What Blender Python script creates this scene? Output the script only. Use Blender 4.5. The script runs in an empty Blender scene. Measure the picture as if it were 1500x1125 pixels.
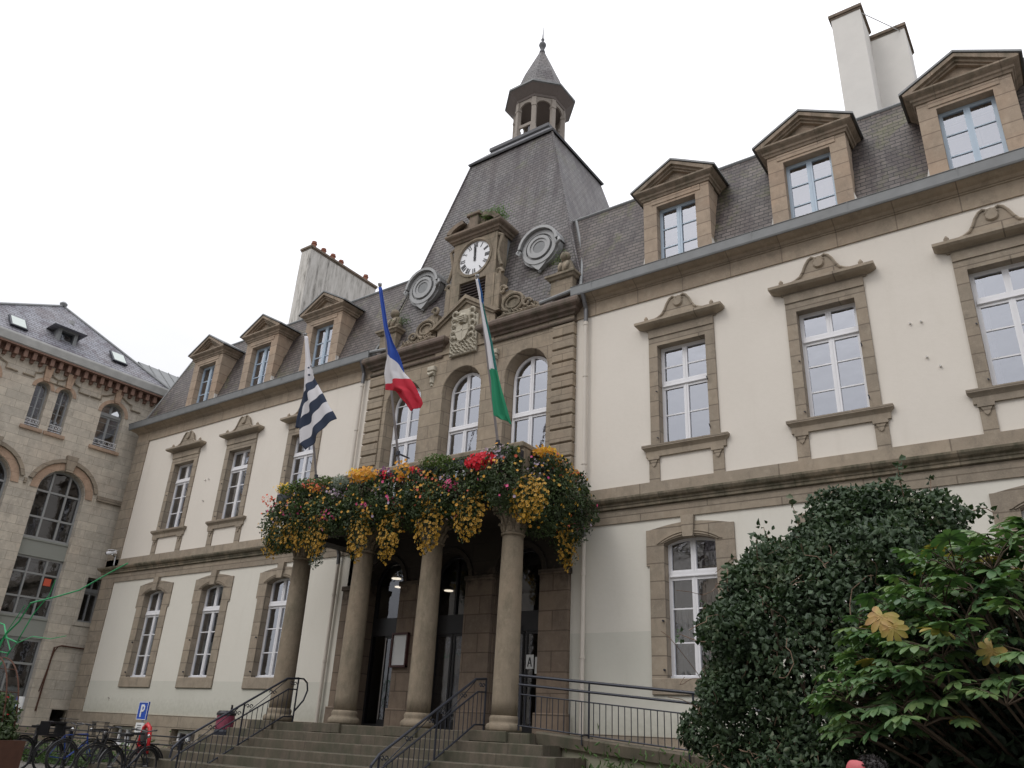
SKY_Z,SKY_H,EXPO=1.85,.50,0.12
import bpy, math, random
import numpy as np
from mathutils import Vector, Matrix
PI=math.pi
sc=bpy.context.scene; COL=sc.collection
XC=-12.715
R=random.Random(7)
# ---------------------------------------------------------------- helpers
class MB:
    def __init__(s): s.v=[]; s.f=[]; s.m=[]; s.uv=None
    def add(s,vs,fs,mi=0):
        n=len(s.v); s.v+=[tuple(p) for p in vs]; s.f+=[tuple(i+n for i in f) for f in fs]; s.m+=[mi]*len(fs); return s
    def box(s,x0,x1,y0,y1,z0,z1,mi=0):
        return s.add([(x0,y0,z0),(x1,y0,z0),(x1,y1,z0),(x0,y1,z0),(x0,y0,z1),(x1,y0,z1),(x1,y1,z1),(x0,y1,z1)],
          [(0,3,2,1),(4,5,6,7),(0,1,5,4),(1,2,6,5),(2,3,7,6),(3,0,4,7)],mi)
    def bev(s,x0,x1,y0,y1,z0,z1,b=.01,mi=0):
        # box with chamfered edges on the front (-y) side
        v=[(x0,y0+b,z0),(x1,y0+b,z0),(x1,y0+b,z1),(x0,y0+b,z1),(x0+b,y0,z0+b),(x1-b,y0,z0+b),(x1-b,y0,z1-b),(x0+b,y0,z1-b),
           (x0,y1,z0),(x1,y1,z0),(x1,y1,z1),(x0,y1,z1)]
        return s.add(v,[(4,5,6,7),(0,1,5,4),(1,2,6,5),(2,3,7,6),(3,0,4,7),(0,8,9,1),(1,9,10,2),(2,10,11,3),(3,11,8,0),(8,11,10,9)],mi)
    def ring(s,outer,inner,y0,y1,inner_back=None,mi=0,close=True):
        # flat ring in the xz plane from y0 to y1 with reveal; lists run the same way round
        n=len(outer); ib=inner_back or inner
        v=[(x,y0,z) for x,z in outer]+[(x,y0,z) for x,z in inner]+[(x,y1,z) for x,z in outer]+[(x,y1,z) for x,z in ib]
        f=[]
        for i in range(n if close else n-1):
            j=(i+1)%n
            f+=[(i,j,n+j,n+i),(2*n+j,2*n+i,3*n+i,3*n+j),(j,i,2*n+i,2*n+j),(n+i,n+j,3*n+j,3*n+i)]
        return s.add(v,f,mi)
    def poly(s,pts,y0,y1,mi=0):
        n=len(pts); v=[(x,y0,z) for x,z in pts]+[(x,y1,z) for x,z in pts]
        return s.add(v,[tuple(range(n)),tuple(range(2*n-1,n-1,-1))]+[((i+1)%n,i,n+i,n+(i+1)%n) for i in range(n)],mi)
    def lathe(s,prof,cx,cy,n=16,mi=0,off=0,cap=True):
        v=[];f=[]
        for r,z in prof:
            for k in range(n):
                a=2*PI*k/n+off; v.append((cx+r*math.cos(a),cy+r*math.sin(a),z))
        for i in range(len(prof)-1):
            for k in range(n):
                j=(k+1)%n; f.append((i*n+k,i*n+j,(i+1)*n+j,(i+1)*n+k))
        if cap:
            f.append(tuple(range(n-1,-1,-1))); b=(len(prof)-1)*n; f.append(tuple(range(b,b+n)))
        return s.add(v,f,mi)
    def tube(s,pts,r,n=6,mi=0,cap=True):
        pts=[Vector(p) for p in pts]; rr=r if isinstance(r,(list,tuple)) else [r]*len(pts)
        v=[];f=[]; prev=None
        for i,p in enumerate(pts):
            t=(pts[min(i+1,len(pts)-1)]-pts[max(i-1,0)])
            if t.length<1e-9: t=Vector((0,0,1))
            t.normalize()
            if prev is None:
                a=Vector((0,0,1)) if abs(t.z)<.9 else Vector((1,0,0)); u=t.cross(a).normalized()
            else:
                u=(prev-t*prev.dot(t)); u=u.normalized() if u.length>1e-6 else t.orthogonal().normalized()
            prev=u; w=t.cross(u)
            for k in range(n):
                an=2*PI*k/n; q=p+(u*math.cos(an)+w*math.sin(an))*rr[i]; v.append(tuple(q))
        for i in range(len(pts)-1):
            for k in range(n):
                j=(k+1)%n; f.append((i*n+k,i*n+j,(i+1)*n+j,(i+1)*n+k))
        if cap: f.append(tuple(range(n-1,-1,-1))); b=(len(pts)-1)*n; f.append(tuple(range(b,b+n)))
        return s.add(v,f,mi)
    def sweep(s,path,prof,mi=0):
        # path: xy points, outward side = right of travel; prof: (out,z) open profile
        n=len(path); m=len(prof); dirs=[]
        for i in range(n-1):
            d=Vector((path[i+1][0]-path[i][0],path[i+1][1]-path[i][1])).normalized(); dirs.append(Vector((d.y,-d.x)))
        v=[];f=[]
        for i in range(n):
            if i==0: nn=dirs[0]
            elif i==n-1: nn=dirs[-1]
            else:
                nn=(dirs[i-1]+dirs[i]); nn=nn/ (nn.length**2/2) if nn.length>1e-6 else dirs[i]
            for o,z in prof: v.append((path[i][0]+nn.x*o,path[i][1]+nn.y*o,z))
        for i in range(n-1):
            for k in range(m-1): f.append((i*m+k,(i+1)*m+k,(i+1)*m+k+1,i*m+k+1))
        f.append(tuple(range(m))); f.append(tuple((n-1)*m+k for k in range(m-1,-1,-1)))
        return s.add(v,f,mi)
    def xf(s,M):
        s.v=[tuple(M@Vector(p)) for p in s.v]; return s
    def join(s,o,M=None,mi=None):
        vs=o.v if M is None else [tuple(M@Vector(p)) for p in o.v]
        n=len(s.v); s.v+=vs; s.f+=[tuple(i+n for i in f) for f in o.f]; s.m+=(o.m if mi is None else [mi]*len(o.f)); return s
    def obj(s,name,mats,parent=None,smooth=False,**k):
        me=bpy.data.meshes.new(name); me.from_pydata(s.v,[],s.f)
        if not isinstance(mats,(list,tuple)): mats=[mats]
        for m in mats: me.materials.append(m)
        if len(mats)>1: me.polygons.foreach_set('material_index',s.m)
        if smooth: me.polygons.foreach_set('use_smooth',[True]*len(s.f))
        if s.uv is not None:
            uvl=me.uv_layers.new(name='UVMap'); li=np.zeros(len(me.loops),dtype=np.int32); me.loops.foreach_get('vertex_index',li)
            uvl.data.foreach_set('uv',np.array(s.uv,dtype=np.float32)[li].ravel())
        me.update()
        if smooth=='auto': pass
        o=bpy.data.objects.new(name,me); COL.objects.link(o)
        if parent is not None: o.parent=parent
        for a,b in k.items(): o[a]=b
        return o
def fixnormals(o):
    import bmesh
    bm=bmesh.new(); bm.from_mesh(o.data); bmesh.ops.recalc_face_normals(bm,faces=bm.faces); bm.to_mesh(o.data); bm.free(); return o
def thing(name,label,cat,loc=(0,0,0),rz=0,group=None):
    o=bpy.data.objects.new(name,None); COL.objects.link(o); o.location=loc; o.rotation_euler=(0,0,rz); o.empty_display_size=.2
    o['label']=label; o['category']=cat
    if group: o['group']=group
    return o
def tag(o,label,cat,group=None):
    o['label']=label; o['category']=cat
    if group: o['group']=group
    return o
def copy_tree(o,parent=None,loc=None):
    c=o.copy(); COL.objects.link(c); c.parent=parent
    if loc is not None: c.location=loc
    for ch in [x for x in KIDS.get(o.name,[])]: copy_tree(ch,c)
    return c
KIDS={}
def index_kids():
    KIDS.clear()
    for o in bpy.data.objects:
        if o.parent: KIDS.setdefault(o.parent.name,[]).append(o)
def sheet(s,x0,x1,z0,z1,y,holes,mi=0,back=.3):
    # wall panel facing -y with rectangular holes, as grid cells with hole reveals
    xs=sorted({x0,x1}|{min(max(h[i],x0),x1) for h in holes for i in (0,1)}); zs=sorted({z0,z1}|{min(max(h[i],z0),z1) for h in holes for i in (2,3)})
    for i in range(len(xs)-1):
        for j in range(len(zs)-1):
            cx=(xs[i]+xs[i+1])/2; cz=(zs[j]+zs[j+1])/2
            if any(h[0]<cx<h[1] and h[2]<cz<h[3] for h in holes): continue
            s.add([(xs[i],y,zs[j]),(xs[i+1],y,zs[j]),(xs[i+1],y,zs[j+1]),(xs[i],y,zs[j+1])],[(0,1,2,3)],mi)
    for h in holes:
        a,b,c,d=max(h[0],x0),min(h[1],x1),max(h[2],z0),min(h[3],z1)
        s.add([(a,y,c),(b,y,c),(b,y,d),(a,y,d),(a,y+back,c),(b,y+back,c),(b,y+back,d),(a,y+back,d)],[(0,4,5,1),(1,5,6,2),(2,6,7,3),(3,7,4,0)],mi)
# ---------------------------------------------------------------- materials
class NT:
    def __init__(s,name):
        s.mat=bpy.data.materials.new(name); s.mat.use_nodes=True; s.t=s.mat.node_tree; s.t.nodes.clear()
        s.out=s.t.nodes.new('ShaderNodeOutputMaterial'); s.p=s.t.nodes.new('ShaderNodeBsdfPrincipled'); s.t.links.new(s.p.outputs[0],s.out.inputs[0])
    def n(s,ty,**k):
        o=s.t.nodes.new(ty)
        for a,b in k.items():
            if a[0]=='_': setattr(o,a[1:],b)
            else:
                key=a.replace('__',' ')
                s.set(o.inputs[int(key[1:])] if key[0]=='i' and key[1:].isdigit() else o.inputs[key],b)
        return o
    def set(s,sock,v):
        if isinstance(v,bpy.types.NodeSocket): s.t.links.new(v,sock)
        elif isinstance(v,bpy.types.Node): s.t.links.new(v.outputs[0],sock)
        else: sock.default_value=v
    def math(s,op,a,b=0,c=0,clamp=False):
        o=s.n('ShaderNodeMath',_operation=op,_use_clamp=clamp); s.set(o.inputs[0],a); s.set(o.inputs[1],b); s.set(o.inputs[2],c); return o.outputs[0]
    def mix(s,f,a,b,bt='MIX'):
        o=s.n('ShaderNodeMix',_data_type='RGBA',_blend_type=bt); s.set(o.inputs[0],f); s.set(o.inputs[6],a); s.set(o.inputs[7],b); return o.outputs[2]
    def ramp(s,f,stops,interp='LINEAR'):
        o=s.n('ShaderNodeValToRGB'); o.color_ramp.interpolation=interp; s.set(o.inputs[0],f); e=o.color_ramp.elements
        while len(e)<len(stops): e.new(.5)
        for i,(p,c) in enumerate(stops): e[i].position=p; e[i].color=(*c,1) if len(c)==3 else c
        return o.outputs[0]
    def pos(s): 
        if not hasattr(s,'_g'): s._g=s.n('ShaderNodeNewGeometry')
        return s._g.outputs['Position']
    def noise(s,scale,detail=4,rough=.6,vec=None,out=0,dist=0):
        o=s.n('ShaderNodeTexNoise'); o.inputs['Scale'].default_value=scale; o.inputs['Detail'].default_value=detail; o.inputs['Roughness'].default_value=rough; o.inputs['Distortion'].default_value=dist
        s.set(o.inputs['Vector'],vec if vec is not None else s.pos()); return o.outputs[out]
    def facade_uv(s,slope=False):
        # u along the wall, v up it, chosen by the face direction
        g=s.pos(); geo=s._g; sp=s.n('ShaderNodeSeparateXYZ'); s.set(sp.inputs[0],g); sn=s.n('ShaderNodeSeparateXYZ'); s.set(sn.inputs[0],geo.outputs['True Normal'])
        ax=s.math('ABSOLUTE',sn.outputs[0]); ay=s.math('ABSOLUTE',sn.outputs[1]); f=s.math('GREATER_THAN',ax,ay)
        u=s.math('ADD',s.math('MULTIPLY',sp.outputs[0],s.math('SUBTRACT',1,f)),s.math('MULTIPLY',sp.outputs[1],f))
        cb=s.n('ShaderNodeCombineXYZ'); s.set(cb.inputs[0],u); s.set(cb.inputs[1],sp.outputs[2]); s.sp=sp; s.sn=sn
        return cb.outputs[0]
    def bump(s,h,strength=.3,dist=.02,prev=None):
        o=s.n('ShaderNodeBump'); o.inputs['Strength'].default_value=strength; o.inputs['Distance'].default_value=dist; s.set(o.inputs['Height'],h)
        if prev is not None: s.set(o.inputs['Normal'],prev)
        return o.outputs[0]
    def fin(s,base,rough=.8,normal=None,**k):
        s.set(s.p.inputs['Base Color'],base); s.set(s.p.inputs['Roughness'],rough)
        if normal is not None: s.set(s.p.inputs['Normal'],normal)
        for a,b in k.items(): s.set(s.p.inputs[a.replace('_',' ')],b)
        return s.mat
def c4(r,g,b): return (r,g,b,1)
def plaster(name,col,line=None):
    t=NT(name); vec=t.facade_uv()
    n1=t.noise(.7,5,.6); n2=t.noise(9,4,.6); st=t.n('ShaderNodeMapping'); st.inputs['Scale'].default_value=(1.6,1.6,.16); t.set(st.inputs[0],t.pos()); n3=t.noise(1.6,6,.7,st.outputs[0])
    base=t.mix(t.math('MULTIPLY',t.ramp(n1,[(.35,(0,0,0)),(.75,(1,1,1))]),.22),col,c4(col[0]*.8,col[1]*.79,col[2]*.76))
    base=t.mix(t.math('MULTIPLY',t.ramp(n3,[(.55,(0,0,0)),(.85,(1,1,1))]),.2),base,c4(.45,.40,.33))
    base=t.mix(t.math('MULTIPLY',t.ramp(n2,[(.4,(0,0,0)),(.9,(1,1,1))]),.12),base,c4(col[0]*.75,col[1]*.74,col[2]*.72))
    # a newer paint on the lower storey, with its own edge
    lo=t.math('LESS_THAN',t.sp.outputs[2],6.1); base=t.mix(lo,base,t.mix(1,base,c4(.97,1.0,1.0),'MULTIPLY'))
    bandr=t.math('MULTIPLY',t.math('GREATER_THAN',t.sp.outputs[0],-9.3),t.math('LESS_THAN',t.sp.outputs[2],3.72)); bandl=t.math('MULTIPLY',t.math('LESS_THAN',t.sp.outputs[0],-16),t.math('LESS_THAN',t.sp.outputs[2],2.72))
    base=t.mix(t.math('MULTIPLY',t.math('ADD',bandr,bandl),.9),base,t.mix(1,base,c4(.86,.88,.87),'MULTIPLY'))
    # dirt splashed near the foot
    ft=t.ramp(t.math('ADD',t.sp.outputs[2],t.math('MULTIPLY',n2,.5)),[(.0,(1,1,1)),(1,(0,0,0))]); 
    mr=t.n('ShaderNodeMapRange'); t.set(mr.inputs[0],t.math('ADD',t.sp.outputs[2],t.math('MULTIPLY',n2,-.7))); mr.inputs[1].default_value=1.35; mr.inputs[2].default_value=1.9; mr.inputs[3].default_value=.35; mr.inputs[4].default_value=0
    base=t.mix(mr.outputs[0],base,c4(.2,.2,.13))
    nb=t.bump(n2,.25,.01); nb=t.bump(t.noise(60,3,.6),.15,.003,nb)
    return t.fin(base,.9,nb)
def stone(name,col,bw=.85,bh=.34,var=.35,joint=.012,moss=.0,jd=.45,bumpy=.35,warm=0,stain_shade=0):
    t=NT(name); vec=t.facade_uv()
    br=t.n('ShaderNodeTexBrick'); t.set(br.inputs['Vector'],vec); br.inputs['Scale'].default_value=1; br.inputs['Brick Width'].default_value=bw; br.inputs['Row Height'].default_value=bh
    br.inputs['Mortar Size'].default_value=joint; br.inputs['Mortar Smooth'].default_value=.3; br.inputs['Bias'].default_value=0; br.inputs['Color1'].default_value=(0,0,0,1); br.inputs['Color2'].default_value=(1,1,1,1); br.inputs['Mortar'].default_value=(.5,.5,.5,1)
    n1=t.noise(3.2,5,.6); n2=t.noise(45,3,.7); n3=t.noise(.5,4,.6)
    lo=c4(*(x*(1-var) for x in col)); hi=c4(min(1,col[0]*(1+var*.75)),min(1,col[1]*(1+var*.62)),min(1,col[2]*(1+var*.42)))
    base=t.mix(br.outputs[0],lo,hi); base=t.mix(.55,base,c4(*col))
    pinkish=t.ramp(t.noise(.9,2,.5),[(.45,(0,0,0)),(.75,(1,1,1))]); base=t.mix(t.math('MULTIPLY',pinkish,.18+warm),base,c4(col[0]*1.25,col[1]*.97,col[2]*.8))
    base=t.mix(t.math('MULTIPLY',t.ramp(n1,[(.42,(0,0,0)),(.72,(1,1,1))]),.5),base,c4(col[0]*.55,col[1]*.55,col[2]*.53))
    ws=t.n('ShaderNodeMapping'); ws.inputs['Scale'].default_value=(1.8,1.8,.7); t.set(ws.inputs[0],t.pos()); base=t.mix(t.math('MULTIPLY',t.ramp(t.noise(1.9,6,.75,ws.outputs[0]),[(.50,(0,0,0)),(.66,(1,1,1))]),.42),base,c4(col[0]*.42,col[1]*.41,col[2]*.42))
    base=t.mix(t.math('MULTIPLY',t.ramp(t.noise(7,5,.7),[(.52,(0,0,0)),(.66,(1,1,1))]),.35),base,c4(col[0]*1.35,col[1]*1.38,col[2]*1.38))
    base=t.mix(t.math('MULTIPLY',t.ramp(n2,[(.35,(0,0,0)),(.75,(1,1,1))]),.35),base,c4(col[0]*1.3,col[1]*1.27,col[2]*1.2))
    base=t.mix(t.math('MULTIPLY',br.outputs[1],jd),base,c4(col[0]*.4,col[1]*.37,col[2]*.35))
    if moss>0:
        st=t.n('ShaderNodeMapping'); st.inputs['Scale'].default_value=(1.6,1.6,.5); t.set(st.inputs[0],t.pos()); m=t.noise(2.1,6,.7,st.outputs[0])
        base=t.mix(t.math('MULTIPLY',t.ramp(m,[(.5-moss*.12,(0,0,0)),(.72-moss*.1,(1,1,1))]),min(1,.45+moss*.4)),base,c4(.05,.055,.032))
    if stain_shade:
        # soot and algae runs, plus painted-in shade under the balcony; ragged lower edge
        z=t.math('ADD',t.sp.outputs[2],t.math('MULTIPLY',t.math('SUBTRACT',t.noise(3.5,5,.7),.5),1.6)); k=t.math('MULTIPLY',t.math('SUBTRACT',z,stain_shade),2.2,clamp=True)
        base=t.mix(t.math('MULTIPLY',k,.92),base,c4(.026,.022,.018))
    nb=t.bump(t.math('SUBTRACT',t.math('MULTIPLY',n1,.5),t.math('MULTIPLY',br.outputs[1],1)),.45,.012); nb=t.bump(n2,bumpy,.004,nb)
    return t.fin(base,.88,nb)
def slate(name,col,bw=.24,bh=.12,moss=.0,var=.6):
    t=NT(name); vec=t.facade_uv()
    br=t.n('ShaderNodeTexBrick'); t.set(br.inputs['Vector'],vec); br.inputs['Scale'].default_value=1; br.inputs['Brick Width'].default_value=bw; br.inputs['Row Height'].default_value=bh
    br.inputs['Mortar Size'].default_value=.008; br.inputs['Mortar Smooth'].default_value=.2; br.inputs['Color1'].default_value=(0,0,0,1); br.inputs['Color2'].default_value=(1,1,1,1); br.inputs['Mortar'].default_value=(.0,.0,.0,1)
    n1=t.noise(.8,5,.65); n2=t.noise(14,4,.7); st=t.n('ShaderNodeMapping'); st.inputs['Scale'].default_value=(1.5,1.5,.25); t.set(st.inputs[0],t.pos()); n3=t.noise(1.4,6,.7,st.outputs[0])
    base=t.mix(br.outputs[0],c4(*(x*(1-var) for x in col)),c4(*(x*(1+var) for x in col))); base=t.mix(.25,base,c4(*col))
    base=t.mix(t.math('MULTIPLY',t.ramp(n3,[(.47,(0,0,0)),(.58,(1,1,1))]),.85),base,c4(col[0]*.40,col[1]*.31,col[2]*.35))
    base=t.mix(t.math('MULTIPLY',t.ramp(n1,[(.4,(0,0,0)),(.7,(1,1,1))]),.35),base,c4(col[0]*1.5,col[1]*1.35,col[2]*1.15))
    base=t.mix(t.math('MULTIPLY',t.ramp(n2,[(.58,(0,0,0)),(.78,(1,1,1))]),.3),base,c4(col[0]*1.6,col[1]*1.6,col[2]*1.4))
    base=t.mix(t.math('MULTIPLY',br.outputs[1],.85),base,c4(.010,.009,.010))
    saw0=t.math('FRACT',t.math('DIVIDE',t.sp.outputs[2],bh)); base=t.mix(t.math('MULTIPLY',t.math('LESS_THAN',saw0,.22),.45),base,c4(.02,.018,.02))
    if moss>0: base=t.mix(t.math('MULTIPLY',t.ramp(t.noise(.9,6,.75,None,0,.6),[(.54,(0,0,0)),(.70,(1,1,1))]),moss*.75),base,c4(.10,.105,.03))
    # each course overlaps the next: a saw-tooth height up the slope
    saw=t.math('FRACT',t.math('DIVIDE',t.sp.outputs[2],bh)); h=t.math('SUBTRACT',t.math('MULTIPLY',saw,-.6),t.math('MULTIPLY',br.outputs[1],.8)); h=t.math('ADD',h,t.math('MULTIPLY',br.outputs[0],.5))
    return t.fin(base,.6,t.bump(h,1.0,.035))
def simple(name,col,rough=.6,metal=0,nz=.15,ns=8,bump=.1,spec=None):
    t=NT(name); n=t.noise(ns,5,.6); base=t.mix(t.math('MULTIPLY',t.ramp(n,[(.3,(0,0,0)),(.8,(1,1,1))]),nz*2),c4(*col),c4(*(x*.6 for x in col)))
    k={'Metallic':metal}
    m=t.fin(base,rough,t.bump(n,bump,.005),**k)
    if spec is not None: t.p.inputs['Specular IOR Level'].default_value=spec
    return m
def leafmat(name,cols,rough=.5,scale=3,trans=.25,fine=60):
    t=NT(name); n=t.noise(scale,3,.6); n2=t.noise(fine,2,.5)
    g=t.n('ShaderNodeObjectInfo')
    k=t.math('ADD',t.math('MULTIPLY',n,.6),t.math('MULTIPLY',n2,.4))
    st=[(.3+.4*i/(len(cols)-1),c) for i,c in enumerate(cols)]
    base=t.ramp(k,st)
    tr=t.n('ShaderNodeBsdfTranslucent'); t.set(tr.inputs[0],t.mix(1,base,c4(1.0,1.2,.5),'MULTIPLY')); t.set(t.p.inputs['Base Color'],base); t.p.inputs['Roughness'].default_value=rough
    mx=t.n('ShaderNodeMixShader'); mx.inputs[0].default_value=trans; t.t.links.new(t.p.outputs[0],mx.inputs[1]); t.t.links.new(tr.outputs[0],mx.inputs[2]); t.t.links.new(mx.outputs[0],t.out.inputs[0])
    return t.mat
def glassmat(name,tint=(.9,.93,.95),refl=.14):
    t=NT(name); t.t.nodes.remove(t.p)
    tr=t.n('ShaderNodeBsdfTransparent'); tr.inputs[0].default_value=(*tint,1); gl=t.n('ShaderNodeBsdfGlossy'); gl.inputs['Roughness'].default_value=.02; gl.inputs['Color'].default_value=(.9,.93,1,1)
    w=t.noise(2.3,3,.5); t.set(gl.inputs['Normal'],t.bump(w,.10,.05))
    fr=t.n('ShaderNodeFresnel'); fr.inputs['IOR'].default_value=1.5
    f=t.math('ADD',t.math('MULTIPLY',fr.outputs[0],1.5),refl-.05,clamp=True)
    mx=t.n('ShaderNodeMixShader'); t.set(mx.inputs[0],f); t.t.links.new(tr.outputs[0],mx.inputs[1]); t.t.links.new(gl.outputs[0],mx.inputs[2]); t.t.links.new(mx.outputs[0],t.out.inputs[0])
    return t.mat
M={}
M['plaster']=plaster('cream_render',c4(.71,.662,.592))
M['stone']=stone('tan_granite',(.30,.252,.192),.95,.37,.36,.012,jd=.6)
M['trim']=stone('window_granite',(.30,.256,.202),3.0,.36,.42,.014,jd=.65,bumpy=.3)
M['dark_stone']=stone('porch_granite',(.19,.148,.113),.8,.42,.4,.014,jd=.7,stain_shade=4.75)
M['cornice']=stone('cornice_granite',(.305,.252,.192),1.15,5.0,.35,.012,jd=.65)
M['mossy']=stone('string_course_granite',(.24,.203,.152),1.4,5.0,.4,.014,moss=.8)
M['pediment']=stone('pediment_granite',(.30,.24,.185),1.2,5.0,.35,.012,moss=.3)
M['dormer']=stone('dormer_granite',(.365,.292,.225),3.0,.36,.4,.014,jd=.6,warm=.3)
M['attic']=stone('attic_granite',(.27,.225,.17),1.0,.4,.35,.010,moss=.35)
M['dirty']=stone('weathered_cornice_granite',(.215,.168,.13),1.2,5.0,.4,.012,moss=.4)
M['gray_stone']=stone('ashlar_grey_granite',(.52,.475,.405),.78,.30,.34,.008,jd=.55)
M['pink']=stone('pink_granite',(.42,.30,.22),.5,.4,.3,.008)
M['step']=stone('step_granite',(.118,.098,.074),1.6,5.0,.3,.014,moss=.8)
M['column']=stone('column_granite',(.24,.198,.145),9.0,9.0,.1,.0,jd=0,bumpy=.6,moss=.12)
M['relief']=simple('carved_limestone',(.50,.46,.37),.9,0,.3,12,.4)
M['slate']=slate('old_slate',(.098,.082,.074),.22,.12,moss=1.0,var=.4)
M['slate_tower']=slate('tower_slate',(.112,.103,.102),.20,.115,moss=.6,var=.3)
M['slate_new']=slate('new_slate',(.20,.205,.235),.28,.13,var=.15)
M['zinc']=simple('zinc_sheet',(.235,.243,.245),.6,.2,.3,3,.05)
M['grimy']=stone('grimy_cornice_granite',(.155,.118,.098),1.2,5.0,.4,.012,moss=.5)
M['lead_dark']=simple('dark_lead',(.13,.132,.14),.7,.1,.3,5,.2)
M['lead']=simple('lead_grey',(.36,.365,.365),.6,.2,.25,6,.2)
M['white']=simple('white_joinery',(.78,.78,.80),.45,0,.05,4,.03)
M['blue_paint']=simple('pale_blue_joinery',(.46,.56,.66),.5,0,.08,4,.03)
M['glass']=glassmat('window_glass',refl=.38)
M['glass_dark']=glassmat('door_glass',(.6,.62,.65),.11)
M['black']=simple('black_metal',(.012,.012,.014),.4,.0,.1,8,.02)
M['iron']=simple('painted_iron',(.030,.033,.045),.45,.3,.2,20,.1)
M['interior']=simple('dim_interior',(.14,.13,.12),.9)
M['curtain']=simple('net_curtain',(.62,.60,.56),.9,0,.15,14,.2)
t=NT('stained_chimney_render'); mp_=t.n('ShaderNodeMapping'); mp_.inputs['Scale'].default_value=(2.5,2.5,.35); t.set(mp_.inputs[0],t.pos()); nn_=t.noise(2,6,.75,mp_.outputs[0]); M['concrete']=t.fin(t.ramp(nn_,[(.38,(.66,.64,.60)),(.52,(.52,.50,.46)),(.66,(.16,.15,.135))]),.9,t.bump(nn_,.3,.01))
M['white_render']=simple('white_chimney_render',(.72,.70,.66),.9,0,.12,2,.15)
M['terracotta']=simple('terracotta',(.30,.12,.075),.8,0,.25,10,.2)
M['clock_white']=simple('clock_enamel',(.80,.81,.83),.35,0,.03,3,0)
M['downpipe']=simple('cream_downpipe',(.62,.57,.50),.6,0,.12,3,.05)
M['metal_pipe']=simple('grey_downpipe',(.16,.16,.165),.5,.5,.2,5,.05)
M['steel']=simple('brushed_steel',(.5,.5,.5),.3,1,.05,30,.02)
M['grey_panel']=simple('grey_window_panel',(.27,.28,.25),.6,0,.06,4,.02)
M['grey_frame']=simple('grey_aluminium',(.33,.34,.34),.4,.4,.06,4,.02)
M['red_wood']=simple('oxblood_bracket',(.23,.135,.10),.8,0,.3,9,.2)
M['paper']=simple('white_paper',(.72,.73,.72),.7,0,.04,10,0)
M['bluep']=simple('traffic_blue',(.012,.07,.42),.4,0,.05,5,0)
M['pinkp']=simple('poster_pink',(.26,.05,.09),.5,0,.5,14,0)
M['red']=simple('red_paint',(.5,.02,.025),.35,0,.1,8,.02)
M['bikeblue']=simple('blue_paint',(.02,.06,.3),.35,0,.1,8,.02)
M['rust']=simple('rusted_steel',(.10,.045,.028),.85,.2,.4,7,.4)
M['greent']=simple('green_tube',(.015,.30,.10),.5,0,.15,7,.05)
M['rubber']=simple('rubber',(.02,.02,.02),.8)
M['bark']=simple('bark',(.10,.072,.05),.95,0,.4,20,.6)
M['tan_twig']=simple('twig_brown',(.22,.145,.10),.9,0,.3,20,.4)
M['skin']=simple('skin',(.5,.3,.22),.55,0,.08,10,.05)
M['hair']=simple('dark_hair',(.018,.013,.012),.6,0,.4,90,.6)
M['cap']=simple('coral_cap',(.48,.11,.12),.7,0,.1,20,.1)
M['coat']=simple('navy_coat',(.03,.035,.06),.9,0,.2,20,.2)
M['trousers']=simple('grey_trousers',(.06,.06,.065),.9,0,.2,20,.2)
M['leaf_hazel']=leafmat('hazel_leaf',[(.016,.028,.014),(.03,.055,.026),(.055,.095,.042),(.13,.135,.08)],.6,3,.14,26)
M['leaf_under']=leafmat('shrub_leaf',[(.006,.013,.007),(.012,.026,.012),(.022,.042,.018)],.6,3,.1)
M['leaf_fatsia']=leafmat('fatsia_leaf',[(.045,.095,.045),(.08,.155,.065),(.14,.22,.085),(.24,.30,.12)],.36,2.2,.2,8)
M['leaf_yellow']=leafmat('yellowed_leaf',[(.22,.22,.05),(.34,.28,.07),(.40,.26,.08),(.30,.15,.06)],.5,4,.2,10)
M['leaf_bed']=leafmat('bedding_leaf',[(.012,.020,.008),(.028,.046,.014),(.05,.085,.022),(.09,.12,.035)],.6,2.2,.15)
M['leaf_light']=leafmat('light_bedding_leaf',[(.05,.09,.02),(.09,.14,.03),(.13,.17,.045)],.5,3,.25)
M['leaf_silver']=leafmat('silver_leaf',[(.22,.26,.22),(.36,.40,.36)],.6,4,.2)
M['weed']=leafmat('weed_leaf',[(.03,.06,.015),(.055,.11,.025),(.10,.16,.04)],.6,6,.25)
M['fern']=leafmat('fern_leaf',[(.05,.11,.015),(.09,.19,.03),(.14,.24,.05)],.6,6,.3)
def petal(n,c,c2): return leafmat(n,[c,c2],.6,20,.3,90)
M['orange']=petal('orange_petal',(.62,.26,.03),(.80,.42,.05)); M['yellow']=petal('yellow_petal',(.85,.50,.03),(.9,.62,.05))
M['peach']=petal('apricot_petal',(.44,.23,.03),(.68,.41,.055)); M['redf']=petal('red_petal',(.60,.008,.02),(.75,.02,.05))
M['pinkf']=petal('pink_petal',(.70,.05,.22),(.8,.14,.32)); M['mauve']=petal('mauve_petal',(.42,.30,.46),(.6,.5,.62)); M['coral']=petal('coral_petal',(.75,.12,.07),(.8,.2,.12)); M['purple']=petal('purple_petal',(.12,.02,.10),(.22,.04,.18)); M['centre']=simple('flower_centre',(.06,.03,.015),.9)
t=NT('lit_lamp'); t.fin(c4(1,.9,.75),.5); t.p.inputs['Emission Color'].default_value=(1,.86,.66,1); t.p.inputs['Emission Strength'].default_value=1.6; M['lamp']=t.mat
t=NT('paving'); vec=t.facade_uv(); n=t.noise(2,6,.6); br=t.n('ShaderNodeTexBrick'); t.set(br.inputs['Vector'],t.pos()); br.inputs['Scale'].default_value=1; br.inputs['Brick Width'].default_value=.4; br.inputs['Row Height'].default_value=.25; br.inputs['Mortar Size'].default_value=.01
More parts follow.
